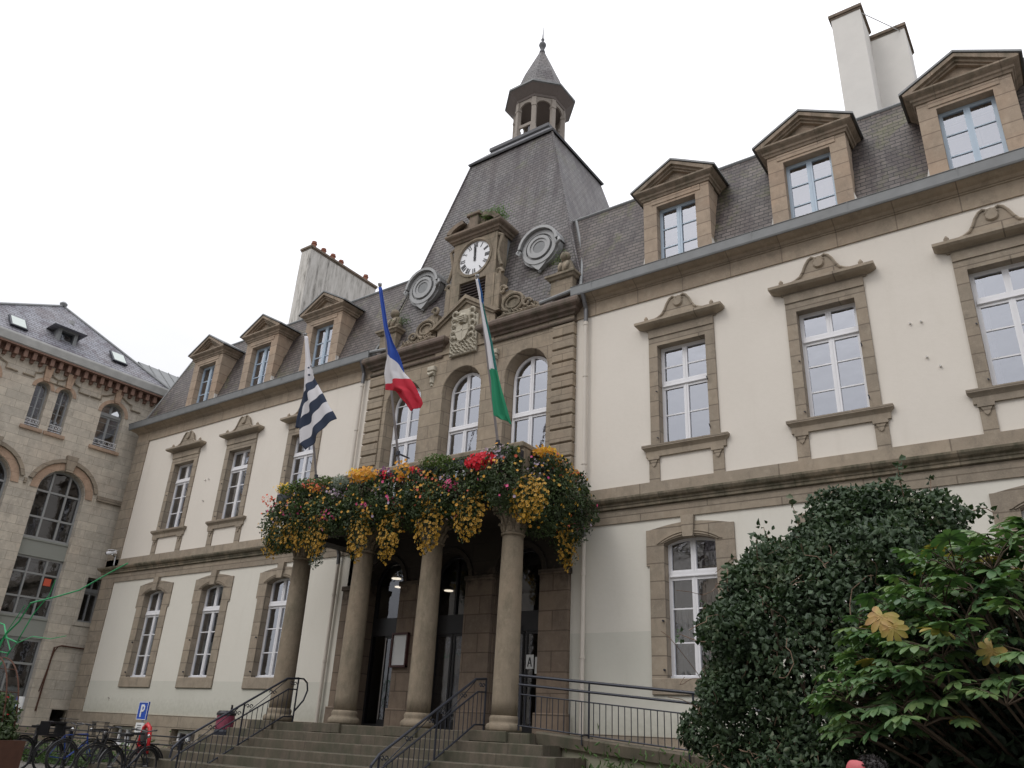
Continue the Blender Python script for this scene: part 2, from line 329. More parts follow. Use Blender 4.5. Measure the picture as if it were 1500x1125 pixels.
br.inputs['Color1'].default_value=(.16,.15,.135,1); br.inputs['Color2'].default_value=(.22,.2,.18,1); br.inputs['Mortar'].default_value=(.07,.065,.06,1)
M['paving']=t.fin(t.mix(t.math('MULTIPLY',n,.5),br.outputs[0],c4(.1,.095,.085)),.85,t.bump(n,.3,.01))
t=NT('soil_and_grass'); n=t.noise(3,6,.7); M['grass']=t.fin(t.ramp(n,[(.3,(.02,.016,.01)),(.5,(.03,.05,.015)),(.75,(.06,.10,.025))]),.95,t.bump(n,.6,.04))
# flag cloths (uv: u across, v = stripe coordinate)
def flagmat(name,kind):
    t=NT(name); uv=t.n('ShaderNodeUVMap'); sp=t.n('ShaderNodeSeparateXYZ'); t.set(sp.inputs[0],uv.outputs[0]); u=sp.outputs[0]; v=sp.outputs[1]
    W=(.74,.73,.75)
    if kind=='breton':
        K=(.030,.045,.085)
        base=t.ramp(t.math('DIVIDE',v,6.0),[(0,W),(1/6,K),(2/6,W),(3/6,K),(4/6,W),(5/6,K)],'CONSTANT')
        vo=t.n('ShaderNodeTexVoronoi'); vo.inputs['Scale'].default_value=9; t.set(vo.inputs['Vector'],t.pos())
        spot=t.math('MULTIPLY',t.math('LESS_THAN',vo.outputs[0],.26),t.math('MULTIPLY',t.math('LESS_THAN',v,.85),t.math('GREATER_THAN',v,.1)))
        base=t.mix(spot,base,c4(*K))
    elif kind=='french': base=t.ramp(t.math('DIVIDE',v,3.0),[(0,(.025,.085,.42)),(1/3,W),(2/3,(.62,.03,.06))],'CONSTANT')
    else:
        up=t.ramp(u,[(0,W),(.55,(.04,.17,.42))],'CONSTANT'); up2=t.ramp(u,[(0,W),(.62,(.02,.18,.16))],'CONSTANT')
        base=t.mix(t.math('GREATER_THAN',v,.45),up,up2); base=t.mix(t.math('GREATER_THAN',v,1.0),base,c4(.025,.30,.155))
    n=t.noise(5,3,.5); t.set(t.p.inputs['Base Color'],base); t.p.inputs['Roughness'].default_value=.8
    w=t.noise(220,2,.5); t.set(t.p.inputs['Normal'],t.bump(w,.1,.002))
    tr=t.n('ShaderNodeBsdfTranslucent'); t.set(tr.inputs[0],base); mx=t.n('ShaderNodeMixShader'); mx.inputs[0].default_value=.35
    t.t.links.new(t.p.outputs[0],mx.inputs[1]); t.t.links.new(tr.outputs[0],mx.inputs[2]); t.t.links.new(mx.outputs[0],t.out.inputs[0]); return t.mat
for k in ('breton','french','green'): M['flag_'+k]=flagmat('flag_cloth_'+k,k)
# ---------------------------------------------------------------- town hall
hall=thing('town_hall','cream rendered town hall with granite columns at its porch and a steep slate clock tower','building')
def arch_pts(hw,zs,rise,n=12,x0=0):
    # points of an arch top from right springing to left springing
    if rise<=0: return [(x0+hw,zs),(x0-hw,zs)]
    r=(hw*hw+rise*rise)/(2*rise); cz=zs+rise-r; a=math.asin(min(1,hw/r))
    if rise>=hw*.999: a=PI/2
    return [(x0+r*math.sin(a-2*a*i/n),cz+r*math.cos(a-2*a*i/n)) for i in range(n+1)]
def halfw(hw,zs,rise,z):
    if z<=zs: return hw
    r=(hw*hw+rise*rise)/(2*rise); cz=zs+rise-r; d=r*r-(z-cz)**2
    return math.sqrt(d) if d>0 else 0
def sash(hw,z0,zs,rise,y,trans,bt,bb,fr=.075,mul=.055,bar=.028,dep=.06,panes=True):
    # white joinery filling an opening; bt/bb: z of glazing bars above / below the transom
    f=MB(); p=MB(); top=arch_pts(hw,zs,rise,14)
    outer=[(-hw,z0),(hw,z0)]+top
    inn=arch_pts(hw-fr,zs-(0 if rise>0 else fr),max(0,rise-fr*.8) if rise>0 and rise<hw*.9 else (rise-fr if rise>0 else 0),14)
    inner=[(-hw+fr,z0+fr),(hw-fr,z0+fr)]+inn
    f.ring(outer,inner,y,y+dep)
    ztop=lambda x: zs+rise-.02
    def vbar(x,w,za,zb,yy,d): f.box(x-w/2,x+w/2,yy,yy+d,za,zb)
    zt=zs+rise-fr*.9
    vbar(0,mul*2,z0+fr,zt,y-.012,dep); vbar(0,.02,z0+fr,zt,y-.022,.01)
    w=halfw(hw,zs,rise,trans)-fr*.5
    if trans: 
        f.box(-w,w,y-.03,y+dep,trans-.055,trans+.055); f.box(-w,w,y-.045,y-.03,trans-.045,trans-.02)
        # casement rails beside the transom
        for s in (-1,1):
            f.box(s*w if s<0 else mul,-mul if s<0 else w,y-.005,y+dep-.01,trans+.055,trans+.095); f.box(s*w if s<0 else mul,-mul if s<0 else w,y-.005,y+dep-.01,trans-.11,trans-.055)
    for z in list(bt)+list(bb):
        w=halfw(hw,zs,rise,z)-fr*.6
        if w>.1: f.box(-w,-mul+.002,y+.008,y+.04,z-bar/2,z+bar/2); f.box(mul-.002,w,y+.008,y+.04,z-bar/2,z+bar/2)
    f.box(-hw,hw,y-.05,y,z0-.01,z0+.05)
    yy=y+.028
    if trans:
        p.add([(-hw+fr*.5,yy,z0+fr*.5),(hw-fr*.5,yy,z0+fr*.5),(hw-fr*.5,yy,trans),(-hw+fr*.5,yy,trans)],[(0,1,2,3)])
        tp=arch_pts(hw-fr*.5,zs,rise-fr*.5 if rise>0 else 0,14); pts=[(-hw+fr*.5,trans),(hw-fr*.5,trans)]+tp
        p.add([(a,yy,b) for a,b in pts],[tuple(range(len(pts)))])
    else:
        tp=arch_pts(hw-fr*.5,zs,rise-fr*.5 if rise>0 else 0,14); pts=[(-hw+fr*.5,z0+fr*.5),(hw-fr*.5,z0+fr*.5)]+tp
        p.add([(a,yy,b) for a,b in pts],[tuple(range(len(pts)))])
    return f,p
def curtain(x0,x1,z0,z1,y,amp=.03,n=26):
    m=MB(); v=[];f=[]
    for i in range(n+1):
        x=x0+(x1-x0)*i/n; yy=y+amp*math.sin(i*1.9)+amp*.6*math.sin(i*.8+1); v+= [(x,yy,z0),(x,yy,z1)]
    for i in range(n): f.append((2*i,2*i+2,2*i+3,2*i+1))
    return m.add(v,f)
# --- first-floor wing window
def upper_window(kind):
    hw,z0,zs=.575,7.6,10.0
    if kind=='A': f,p=sash(hw,z0,zs,0,.17,9.06,[9.5],[8.33])
    else: f,p=sash(hw,z0,zs,0,.17,9.37,[],[8.22,8.78])
    w=f.obj('window',M['white'],hall)
    p.obj('pane',M['glass'],w)
    s=MB(); a=.785
    outer=[(-a,z0),(a,z0),(a,10.42),(-a,10.42)]; inner=[(-hw,z0),(hw,z0),(hw,zs),(-hw,zs)]
    s.ring(outer,inner,-.04,.3)
    s.box(-a-.0,a+.0,-.065,-.041,10.22,10.40)     # lintel fascia
    for z in (8.05,8.9,9.62):
        pass
    s.obj('surround',M['trim'],w)
    s=MB(); s.sweep([(-.86,.05),(-.86,0),(.86,0),(.86,.05)],[(0,7.34),(.05,7.34),(.05,7.46),(.08,7.5),(.12,7.54),(.12,7.6),(0,7.615)])
    for k in (-1,1):
        s.box(k*.72-.12,k*.72+.12,-.035,0,6.78,7.34)
        s.box(k*.72-.135,k*.72+.135,-.075,-.035,7.27,7.34); s.poly([(k*.72-.10,7.27),(k*.72-.06,7.21),(k*.72-.04,7.15),(k*.72,7.11),(k*.72+.04,7.15),(k*.72+.06,7.21),(k*.72+.10,7.27)],-.06,-.035)
    s.obj('sill',M['trim'],w)
    h=MB(); h.sweep([(-.80,.05),(-.80,0),(.80,0),(.80,.05)],[(0,10.42),(.04,10.42),(.07,10.46),(.2,10.50),(.25,10.54),(.25,10.6),(.20,10.62),(0,10.64)])
    pts=[(-.56,10.62),(.56,10.62),(.50,10.66),(.40,10.72),(.33,10.82),(.27,10.97),(.20,11.07),(.12,11.12),(0,11.14),(-.12,11.12),(-.20,11.07),(-.27,10.97),(-.33,10.82),(-.40,10.72),(-.50,10.66)]
    h.poly(pts,-.10,0)
    for k in (-1,1):
        h.tube([(k*.60,-.11,10.65),(k*.50,-.11,10.68),(k*.40,-.11,10.74),(k*.335,-.11,10.84),(k*.275,-.11,10.98),(k*.20,-.11,11.09),(k*.13,-.11,11.13),(k*.07,-.11,11.10),(k*.075,-.11,11.04),(k*.11,-.11,11.03)],.028,6)
        h.lathe([(.0,10.64),(.045,10.66),(.05,10.71),(.02,10.76),(0,10.78)],k*.80,-.12,8)
    m=MB(); m.lathe([(0,-.05),(.095,-.05),(.115,-.02),(.115,0)],0,0,14); h.join(m,Matrix.Translation((0,-.10,10.96))@Matrix.Rotation(PI/2,4,'X')@Matrix.Scale(-1,4,(0,0,1)))
    h.obj('pediment',M['trim'],w)
    return w
def lower_window():
    hw,z0,zs,rise=.555,2.83,5.44,.12
    f,p=sash(hw,z0,zs,rise,.17,4.82,[],[3.50,4.15]); w=f.obj('window',M['white'],hall); p.obj('pane',M['glass'],w)
    s=MB(); n=12; inn=[(-hw,z0),(-hw,5.0)]
    ot=[(.88-(1.76)*i/n,5.74+.11*math.sin(PI*i/n)) for i in range(n+1)]
    top=arch_pts(hw,zs,rise,n)
    outer=[(-.88,z0),(.88,z0),(.88,5.0)]+ot+[(-.88,5.0)]
    inner=[(-hw,z0),(hw,z0),(hw,5.0)]+top+[(-hw,5.0)]
    s.ring(outer,inner,-.035,.3)
    s.box(.88,.95,-.035,.05,5.0,5.74); s.box(-.95,-.88,-.035,.05,5.0,5.74)
    for k in (0,1):  # fillets round the arch
        o=arch_pts(hw+.08+.07*k,zs+.0,rise+.06+.05*k,n); i=arch_pts(hw+.05+.07*k,zs,rise+.035+.05*k,n); s.ring(o,i,-.06,-.035,close=False)
    s.obj('surround',M['trim'],w)
    b=MB(); b.bev(-.88,.88,-.05,.3,2.53,2.83,.012); b.obj('sill',M['trim'],w)
    k=MB(); k.add([(-.11,-.10,5.53),(.11,-.10,5.53),(.14,-.10,5.97),(-.14,-.10,5.97),(-.11,.1,5.53),(.11,.1,5.53),(.14,.1,5.97),(-.14,.1,5.97)],[(0,1,2,3),(4,0,3,7),(1,5,6,2),(3,2,6,7),(0,4,5,1)]); k.obj('keystone',M['trim'],w)
    return w
BL=[-25.31,-22.16,-19.0]; BR=[-6.43,-3.28,-.13]
wA=upper_window('A'); wB=upper_window('B'); gW=lower_window(); index_kids()
wA.location=(BR[0],0,0); wB.location=(BR[1],0,0); gW.location=(BR[0],0,0)
ups=[wA,wB]; 
for x in BL+[BR[2]]: ups.append(copy_tree(wB,hall,(x,0,0)))
for x in BL+BR[1:]: copy_tree(gW,hall,(x,0,0))
index_kids()
# curtains hanging in some of the windows
for x,z0,z1,a,b in ((BL[0],7.62,10,-.5,-.22),(BL[1],7.62,10,.12,.52),(BL[2],7.62,10,-.52,-.2),(BR[2],7.6,9.9,-.52,-.40),(BR[0],2.9,5.3,.15,.5),(BR[0],2.9,4.2,-.5,-.05),(BL[1],2.9,5.3,-.5,-.25),(BL[0],2.9,5.3,-.5,.5),(BR[1],7.62,9.9,.43,.54)):
    curtain(x+a,x+b,z0,z1,.36).obj('curtain',M['curtain'],hall)
# --- rendered wing walls
def wing(x0,x1,bays,name='wing_wall'):
    w=MB(); sheet(w,x0,x1,1.75,5.98,0,[(c-.88,c+.88,2.53,5.75) for c in bays],back=.28); sheet(w,x0,x1,6.76,11.28,0,[(c-.785,c+.785,7.6,10.42) for c in bays],back=.28)
    o=w.obj(name,M['plaster'],hall)
wing(-28.04,-16.0,BL); wing(-9.4,2.62,BR)
b=MB()   # end and rear walls
b.box(-28.8,-28.6,.01,11,0,11.9); b.box(3.2,3.4,.01,11,0,11.9); b.box(-28.8,3.4,10.8,11,0,11.9)
b.obj('rear_wall',M['plaster'],hall)
# rooms behind the glass: floors, ceilings and a back wall
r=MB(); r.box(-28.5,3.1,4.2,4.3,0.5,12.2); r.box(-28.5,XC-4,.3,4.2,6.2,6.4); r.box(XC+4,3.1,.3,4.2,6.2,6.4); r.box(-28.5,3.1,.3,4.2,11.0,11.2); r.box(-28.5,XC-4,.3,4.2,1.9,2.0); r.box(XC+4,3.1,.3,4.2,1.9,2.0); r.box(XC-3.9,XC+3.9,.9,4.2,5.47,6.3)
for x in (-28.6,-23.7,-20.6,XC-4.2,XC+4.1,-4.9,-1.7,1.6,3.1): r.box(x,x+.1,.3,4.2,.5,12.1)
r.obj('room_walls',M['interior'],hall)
# --- stone corner piers
for k,(x0,x1) in enumerate(((-28.85,-28.04),(2.62,3.43))):
    q=MB(); q.box(x0,x1,-.045,.3,1.7,6.2); q.box(x0,x1,-.045,.3,6.5,11.3); q.obj('corner_pier',M['trim'],hall)
# --- string course, frieze, cornice, gutter on the wings
LW=[(-28.85,6),(-28.85,0),(-16.25,0)]; RW=[(-9.18,0),(3.43,0),(3.43,6)]
for path in (LW,RW):
    m=MB(); m.sweep(path,[(0,5.97),(.035,5.97),(.035,6.26)]); m.obj('frieze',M['trim'],hall)
    m=MB(); m.sweep(path,[(0,6.26),(.05,6.27),(.09,6.28),(.09,6.33),(.11,6.345),(.11,6.38),(.17,6.41),(.205,6.46),(.21,6.50),(.05,6.545)]); m.obj('string_course',M['mossy'],hall)
    m=MB(); m.sweep(path,[(0,6.52),(.045,6.54),(.045,6.78),(0,6.79)]); m.obj('window_apron_course',M['trim'],hall)
    m=MB(); m.sweep(path,[(0,11.27),(.035,11.27),(.035,11.62),(.06,11.625),(.06,11.655)]); m.obj('frieze',M['cornice'],hall)
    m=MB(); m.sweep(path,[(.0,11.655),(.08,11.66),(.10,11.68),(.13,11.71),(.20,11.74),(.28,11.79),(.30,11.80),(.30,11.83),(0,11.85)]); m.obj('cornice',M['cornice'],hall)
    m=MB(); m.sweep(path,[(.26,11.80),(.33,11.795),(.345,11.83),(.36,12.03),(.375,12.045),(.36,12.06),(.30,12.05),(.0,12.07)]); m.obj('gutter',M['zinc'],hall)
    # zinc lap joints along the gutter face
    m=MB(); xs=[x for x in np.arange(path[0][0]+.6 if path is RW else -28.3,path[1][0] if path is RW else path[2][0],2.02)]
    for x in xs: m.add([(x-.012,-.340,11.81),(x+.012,-.340,11.81),(x+.012,-.372,12.04),(x-.012,-.372,12.04),(x-.012,-.33,11.81),(x+.012,-.33,11.81),(x+.012,-.35,12.04),(x-.012,-.35,12.04)],[(0,1,2,3),(0,3,7,4),(1,5,6,2)])
    m.obj('gutter_joint',M['zinc'],hall)
    m=MB()
# --- plinth with cellar windows
cells=[(c-.6,c+.6,.85,1.41) for c in BL+BR]
p=MB(); sheet(p,XC+3.6,3.48,-.3,1.78,-.06,[c for c in cells if c[0]>XC],back=.3); p.box(XC+3.6,3.48,-.06,.02,1.77,1.79); p.obj('plinth',M['trim'],hall); p=MB(); sheet(p,-28.9,XC-3.6,-.3,1.75,-.06,[c for c in cells if c[1]<XC],back=.3)
p.box(-28.9,XC-3.6,-.06,.02,1.74,1.765); p.box(-28.95,-28.85,-.06,6,-.3,1.75); p.obj('plinth',M['trim'],hall)
for c in BL+BR:
    f,pn=sash(.5,.85,1.38,0,.12,0,[],[]); 
    o=f.obj('cellar_window',M['white'],hall); o.location=(c,0,0); pn.obj('pane',M['glass'],o)
# --- mansard roof of the wings
def mans(x0,x1,end):
    m=MB(); yb,yt,zb,zt=-.02,.98,12.0,15.15; dx=.95
    xe=x0 if end<0 else x1; xi=x1 if end<0 else x0; s=1 if end<0 else -1
    B=[(xe,yb,zb),(xi,yb,zb)]; T=[(xe+s*dx,yt,zt),(xi,yt,zt)]
    K=[(xe,11,zb),(xi,11,zb)]; KT=[(xe+s*dx,10,zt),(xi,10,zt)]
    rr=[(xe+s*(dx+3),5.5,16.6),(xi,5.5,16.6)]
    m.add(B+T+K+KT+rr,[(0,2,6,4),(4,6,7,5),(2,3,9,8),(2,8,6),(8,9,7,6)])
    # the front slope, left open behind each dormer
    f=lambda x,z:(x,yb+(yt-yb)*(z-zb)/(zt-zb),z); zd=14.3; cs=[c for c in BL+BR if min(xe,xi)<c<max(xe,xi)]; ed=sorted([xe+(s*dx*(zd-zb)/(zt-zb) if 0 else 0),xi]+[c+d for c in cs for d in (-.7,.7)])
    sl=lambda z:xe+s*dx*(z-zb)/(zt-zb)
    for i in range(0,len(ed),2):
        a,b=ed[i],ed[i+1]; aT,bT=(sl(zd) if a==xe else a),(sl(zd) if b==xe else b); m.add([f(a,zb),f(b,zb),f(bT,zd),f(aT,zd)],[(0,1,2,3)])
    a,b=min(sl(zd),xi),max(sl(zd),xi); a2,b2=(sl(zt),xi) if end<0 else (xi,sl(zt)); m.add([f(a,zd),f(b,zd),f(b2,zt),f(a2,zt)],[(0,1,2,3)])
    o=m.obj('mansard_roof',M['slate'],hall); fixnormals(o)
    c=MB(); c.tube([(xe+s*dx,yt,zt+.0),(xi,yt,zt+.0)],.05,6); c.tube([(xe,yb,zb),(xe+s*dx,yt,zt)],.035,6); c.tube([(xe+s*dx,yt,zt),(xe+s*dx,10,zt)],.05,6); c.obj('ridge_flashing',M['zinc'],hall)
mans(-28.95,-15.2,-1); mans(-10.2,3.5,1)
# --- dormers
def dormer():
    hw,z0,zs=.51,12.08,13.88
    s=MB(); s.ring([(-.86,12.02),(.86,12.02),(.86,14.13),(-.86,14.13)],[(-hw,12.02),(hw,12.02),(hw,zs),(-hw,zs)],.0,.35)
    s.box(-.84,-.62,.35,1.2,12.02,14.13); s.box(.62,.84,.35,1.2,12.02,14.13); s.box(-.62,.62,.9,1.0,12.02,14.1)
    s.box(-.64,.64,-.018,0,13.95,14.10)
    o=s.obj('dormer',M['dormer'],hall)
    c=MB(); c.sweep([(-.86,1.1),(-.86,.0),(.86,.0),(.86,1.1)],[(0,14.12),(.03,14.12),(.05,14.17),(.08,14.19),(.09,14.24),(.16,14.29),(.19,14.32),(.19,14.36),(0,14.38)])
    # raking cornice and tympanum
    c.poly([(-.88,14.37),(.88,14.37),(0,14.80)],.02,.9)
    for k in (-1,1):
        for (a,bz,o_) in ((0.0,.0,-.19),(.06,-.07,-.12),(.10,-.13,-.07)):
            x1=1.07-a*1.9; zz=14.36; zt=14.97+bz
            c.add([(k*x1,o_,zz),(0,o_,zt),(0,o_,zt-.09),(k*(x1-.2),o_,zz),(k*x1,.9,zz),(0,.9,zt),(0,.9,zt-.09),(k*(x1-.2),.9,zz)],[(0,1,2,3),(0,4,5,1),(3,2,6,7)])
    c.obj('dormer_pediment',M['pediment'],o)
    z=MB()
    for k in (-1,1):
        z.add([(k*1.12,-.215,14.36),(0,-.215,14.99),(0,-.215,15.04),(k*1.12,-.215,14.41),(k*1.12,1.25,14.36),(0,1.25,14.99),(0,1.25,15.04),(k*1.12,1.25,14.41)],[(0,1,2,3),(3,2,6,7),(0,3,7,4),(0,4,5,1)])
    z.obj('dormer_roof',M['zinc'],o)
    f=MB(); y=.2
    f.ring([(-hw,12.05),(hw,12.05),(hw,zs),(-hw,zs)],[(-hw+.07,12.15),(hw-.07,12.15),(hw-.07,zs-.08),(-hw+.07,zs-.08)],y,y+.06)
    f.box(-.06,.06,y-.015,y+.05,12.1,zs-.05); f.box(-.012,.012,y-.025,y-.015,12.1,zs-.05)
    for zb in (12.75,13.28): f.box(-hw+.06,-.055,y+.008,y+.035,zb-.014,zb+.014); f.box(.055,hw-.06,y+.008,y+.035,zb-.014,zb+.014)
    fo=f.obj('dormer_window',M['blue_paint'],o)
    p=MB(); p.add([(-hw+.03,y+.03,12.08),(hw-.03,y+.03,12.08),(hw-.03,y+.03,zs-.03),(-hw+.03,y+.03,zs-.03)],[(0,1,2,3)]); p.obj('dormer_pane',M['glass'],o)
    q=MB()
    for k in (-1,1): q.add([(k*.66,-.0,12.02),(k*.86,.0,12.02),(k*.98,.0,12.02),(k*.90,.02,12.35),(k*.86,.0,12.5),(k*.66,.4,12.02),(k*.98,.4,12.02),(k*.9,.4,12.35),(k*.86,.4,12.5)],[(1,2,3,4),(2,6,7,3),(3,7,8,4)])
    q.obj('dormer_foot',M['concrete'],o)
    return o
d0=dormer(); index_kids(); d0.location=(BR[0],0,0)
for x in BL+BR[1:]: copy_tree(d0,hall,(x,0,0))
for x,s in ((BR[0],.14),(BR[2],.2),(BL[1],.2)): curtain(x-.46,x+.46,13.88-s,13.88,.3,.02).obj('curtain',M['interior'],hall)
# --- pavilion
H=MB(); Y0=-.1
hl=[(XC+c-.78,XC+c+.78,6.95,11.0) for c in (-2.1,0,2.1)]; gl=[(XC+c-.72,XC+c+.72,1.72,5.82) for c in (-2.1,0,2.1)]
sheet(H,XC-2.9,XC+2.9,6.4,11.36,Y0,hl,back=.3)
H.box(XC-1.02,XC+1.02,-.14,.5,11.3,12.2)
for c in (-2.1,0,2.1):
    n=14; top=arch_pts(.66,10.13,.66,n,XC+c); ib=arch_pts(.575,10.13,.575,n,XC+c)
    ot=[(XC+c+.78-(1.56)*i/n,11.0) for i in range(n+1)]; ot[0]=(XC+c+.78,11.0)
    outer=[(XC+c-.78,6.95),(XC+c+.78,6.95)]+ot; inner=[(XC+c-.66,6.95),(XC+c+.66,6.95)]+top; inb=[(XC+c-.575,6.95),(XC+c+.575,6.95)]+ib
    H.ring(outer,inner,Y0,Y0+.42,inb); 
    o=arch_pts(.70,10.13,.70,n,XC+c); i_=arch_pts(.672,10.13,.672,n,XC+c); H.ring(o,i_,Y0-.012,Y0,close=False)
    # voussoir joints are cut as thin grooves: raised wedge blocks
    for a in range(-3,4):
        th=a*PI/7.2; 
H.obj('pavilion_wall',M['stone'],hall)
G=MB(); sheet(G,XC-3.5,XC+3.5,1.70,6.4,-.0,gl,back=.3)
for c in (-2.1,0,2.1):
    n=12; top=arch_pts(.62,5.12,.62,n,XC+c); ot=[(XC+c+.72-1.44*i/n,5.82) for i in range(n+1)]
    G.ring([(XC+c-.72,1.72),(XC+c+.72,1.72)]+ot,[(XC+c-.62,1.72),(XC+c+.62,1.72)]+top,0,.5)
    o=arch_pts(.78,5.12,.74,n,XC+c); i_=arch_pts(.66,5.12,.66,n,XC+c); G.ring(o,i_,-.05,0,close=False)
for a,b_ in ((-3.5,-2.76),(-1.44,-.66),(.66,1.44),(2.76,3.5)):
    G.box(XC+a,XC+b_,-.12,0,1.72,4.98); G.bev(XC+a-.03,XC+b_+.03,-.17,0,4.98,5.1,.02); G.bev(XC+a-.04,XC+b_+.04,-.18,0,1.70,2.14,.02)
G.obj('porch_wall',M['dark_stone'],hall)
for s in (-1,1):
    q=MB(); z=6.62; k=0
    while z<11.2:
        zt=min(z+.31,11.22); a,b_=(XC+2.9,XC+3.53) if s>0 else (XC-3.53,XC-2.9)
        q.bev(a,b_,-.15,.2,z,zt,.018); z+=.355; k+=1
    q.box(min(XC+s*2.9,XC+s*3.5),max(XC+s*2.9,XC+s*3.5),-.105,.3,6.4,11.3)
    q.obj('quoin',M['stone'],hall)
for c in (-2.1,0,2.1):
    f,p=sash(.575,7.0,10.13,.575,.20,9.1,[9.68,10.2],[8.0]); o=f.obj('balcony_window',M['white'],hall); o.location=(XC+c,0,0); p.obj('pane',M['glass'],o)
curtain(XC-.5,XC-.1,7,10,.5).obj('curtain',M['curtain'],hall); curtain(XC-2.6,XC-2.4,7,10.3,.5).obj('curtain',M['curtain'],hall)
for s in (-1,1):
    a,b_=(XC+.80,XC+3.5) if s>0 else (XC-3.5,XC-.80)
    path=[(a,.3),(a,-.12),(b_,-.12),(b_,.3)]
    m=MB(); m.sweep(path,[(0,11.22),(.03,11.22),(.05,11.25),(.05,11.29),(0,11.30)]); m.sweep(path,[(0,11.40),(.04,11.41),(.06,11.46),(.13,11.50),(.15,11.56),(.24,11.62),(.26,11.66),(.26,11.74),(.22,11.80),(0,11.84)]); m.obj('pavilion_cornice',M['grimy'],hall)
    m=MB(); m.box(a,b_,-.105,.3,11.2,11.9); m.obj('pavilion_frieze',M['stone'],hall)
    # bracket with a carved drop
    m=MB(); x=XC+s*1.08; m.bev(x-.13,x+.13,-.22,0,10.86,11.0,.02); m.bev(x-.1,x+.1,-.2,0,10.72,10.86,.03); m.tube([(x-.09,-.2,10.8),(x,-.24,10.72),(x+.09,-.2,10.8)],.035,6); m.bev(x-.07,x+.07,-.16,0,10.5,10.72,.03); m.bev(x-.045,x+.045,-.13,0,10.42,10.5,.02); m.obj('carved_bracket',M['relief'],hall)
# gable over the arms
m=MB()
for s in (-1,1):
    for (x1,zt,o_,th) in ((1.26,12.98,-.26,.10),(1.14,12.86,-.20,.08)):
        m.add([(XC+s*x1,o_,12.14),(XC,o_,zt),(XC,o_,zt-th-.02),(XC+s*(x1-.16),o_,12.14),(XC+s*x1,.1,12.14),(XC,.1,zt),(XC,.1,zt-th),(XC+s*(x1-.16),.1,12.14)],[(0,1,2,3),(0,4,5,1),(3,2,6,7),(0,3,7,4)])
m.poly([(XC-1.05,12.14),(XC+1.05,12.14),(XC,12.80)],-.141,.2); o=m.obj('gable',M['attic'],hall); fixnormals(o)
# carved arms (shield, helmet, mantling and garlands)
m=MB(); m.bev(XC-.47,XC+.47,-.2,-.13,11.13,12.28,.02); m.poly([(XC-.42,12.28),(XC+.42,12.28),(XC+.2,12.52),(XC-.2,12.52)],-.2,-.13)
m.poly([(XC-.2,11.98),(XC+.2,11.98),(XC+.22,11.75),(XC+.12,11.55),(XC,11.48),(XC-.12,11.55),(XC-.22,11.75)],-.29,-.2)
hm=MB(); hm.lathe([(0,.17),(.08,.16),(.13,.09),(.13,-.02),(.10,-.1),(.12,-.14)],0,0,12); m.join(hm,Matrix.Translation((XC,-.25,12.18)))
for a in (-.06,0,.06): m.box(XC-.11,XC+.11,-.40,-.36,12.14+a,12.165+a)
m.box(XC-.2,XC+.2,-.3,-.29,11.8,11.84); m.box(XC-.02,XC+.02,-.3,-.29,11.5,11.97)
RR=random.Random(3)
for s in (-1,1):
    for z0 in (12.4,12.2,12.0,11.8,11.62): 
        pts=[];x=XC+s*(.2+RR.random()*.05)
        for i in range(7):
            a=i/6*PI*1.4; pts.append((x+s*(.10-.09*math.cos(a)),-.24-.02*math.sin(a),z0+.075*math.sin(a)-.03*i/6))
        m.tube(pts,[.04,.045,.04,.035,.03,.025,.015],6)
for row in range(4):
    for i in range(7):
        x=XC-.39+i*.13+(row%2)*.05; z=11.2+row*.085+.02*math.sin(i*2+row)
        m.tube([(x-.05,-.21,z+.02),(x,-.25,z+.045),(x+.05,-.235,z),(x+.03,-.21,z-.03)],.02,5)
m.obj('carved_coat_of_arms',M['relief'],hall)
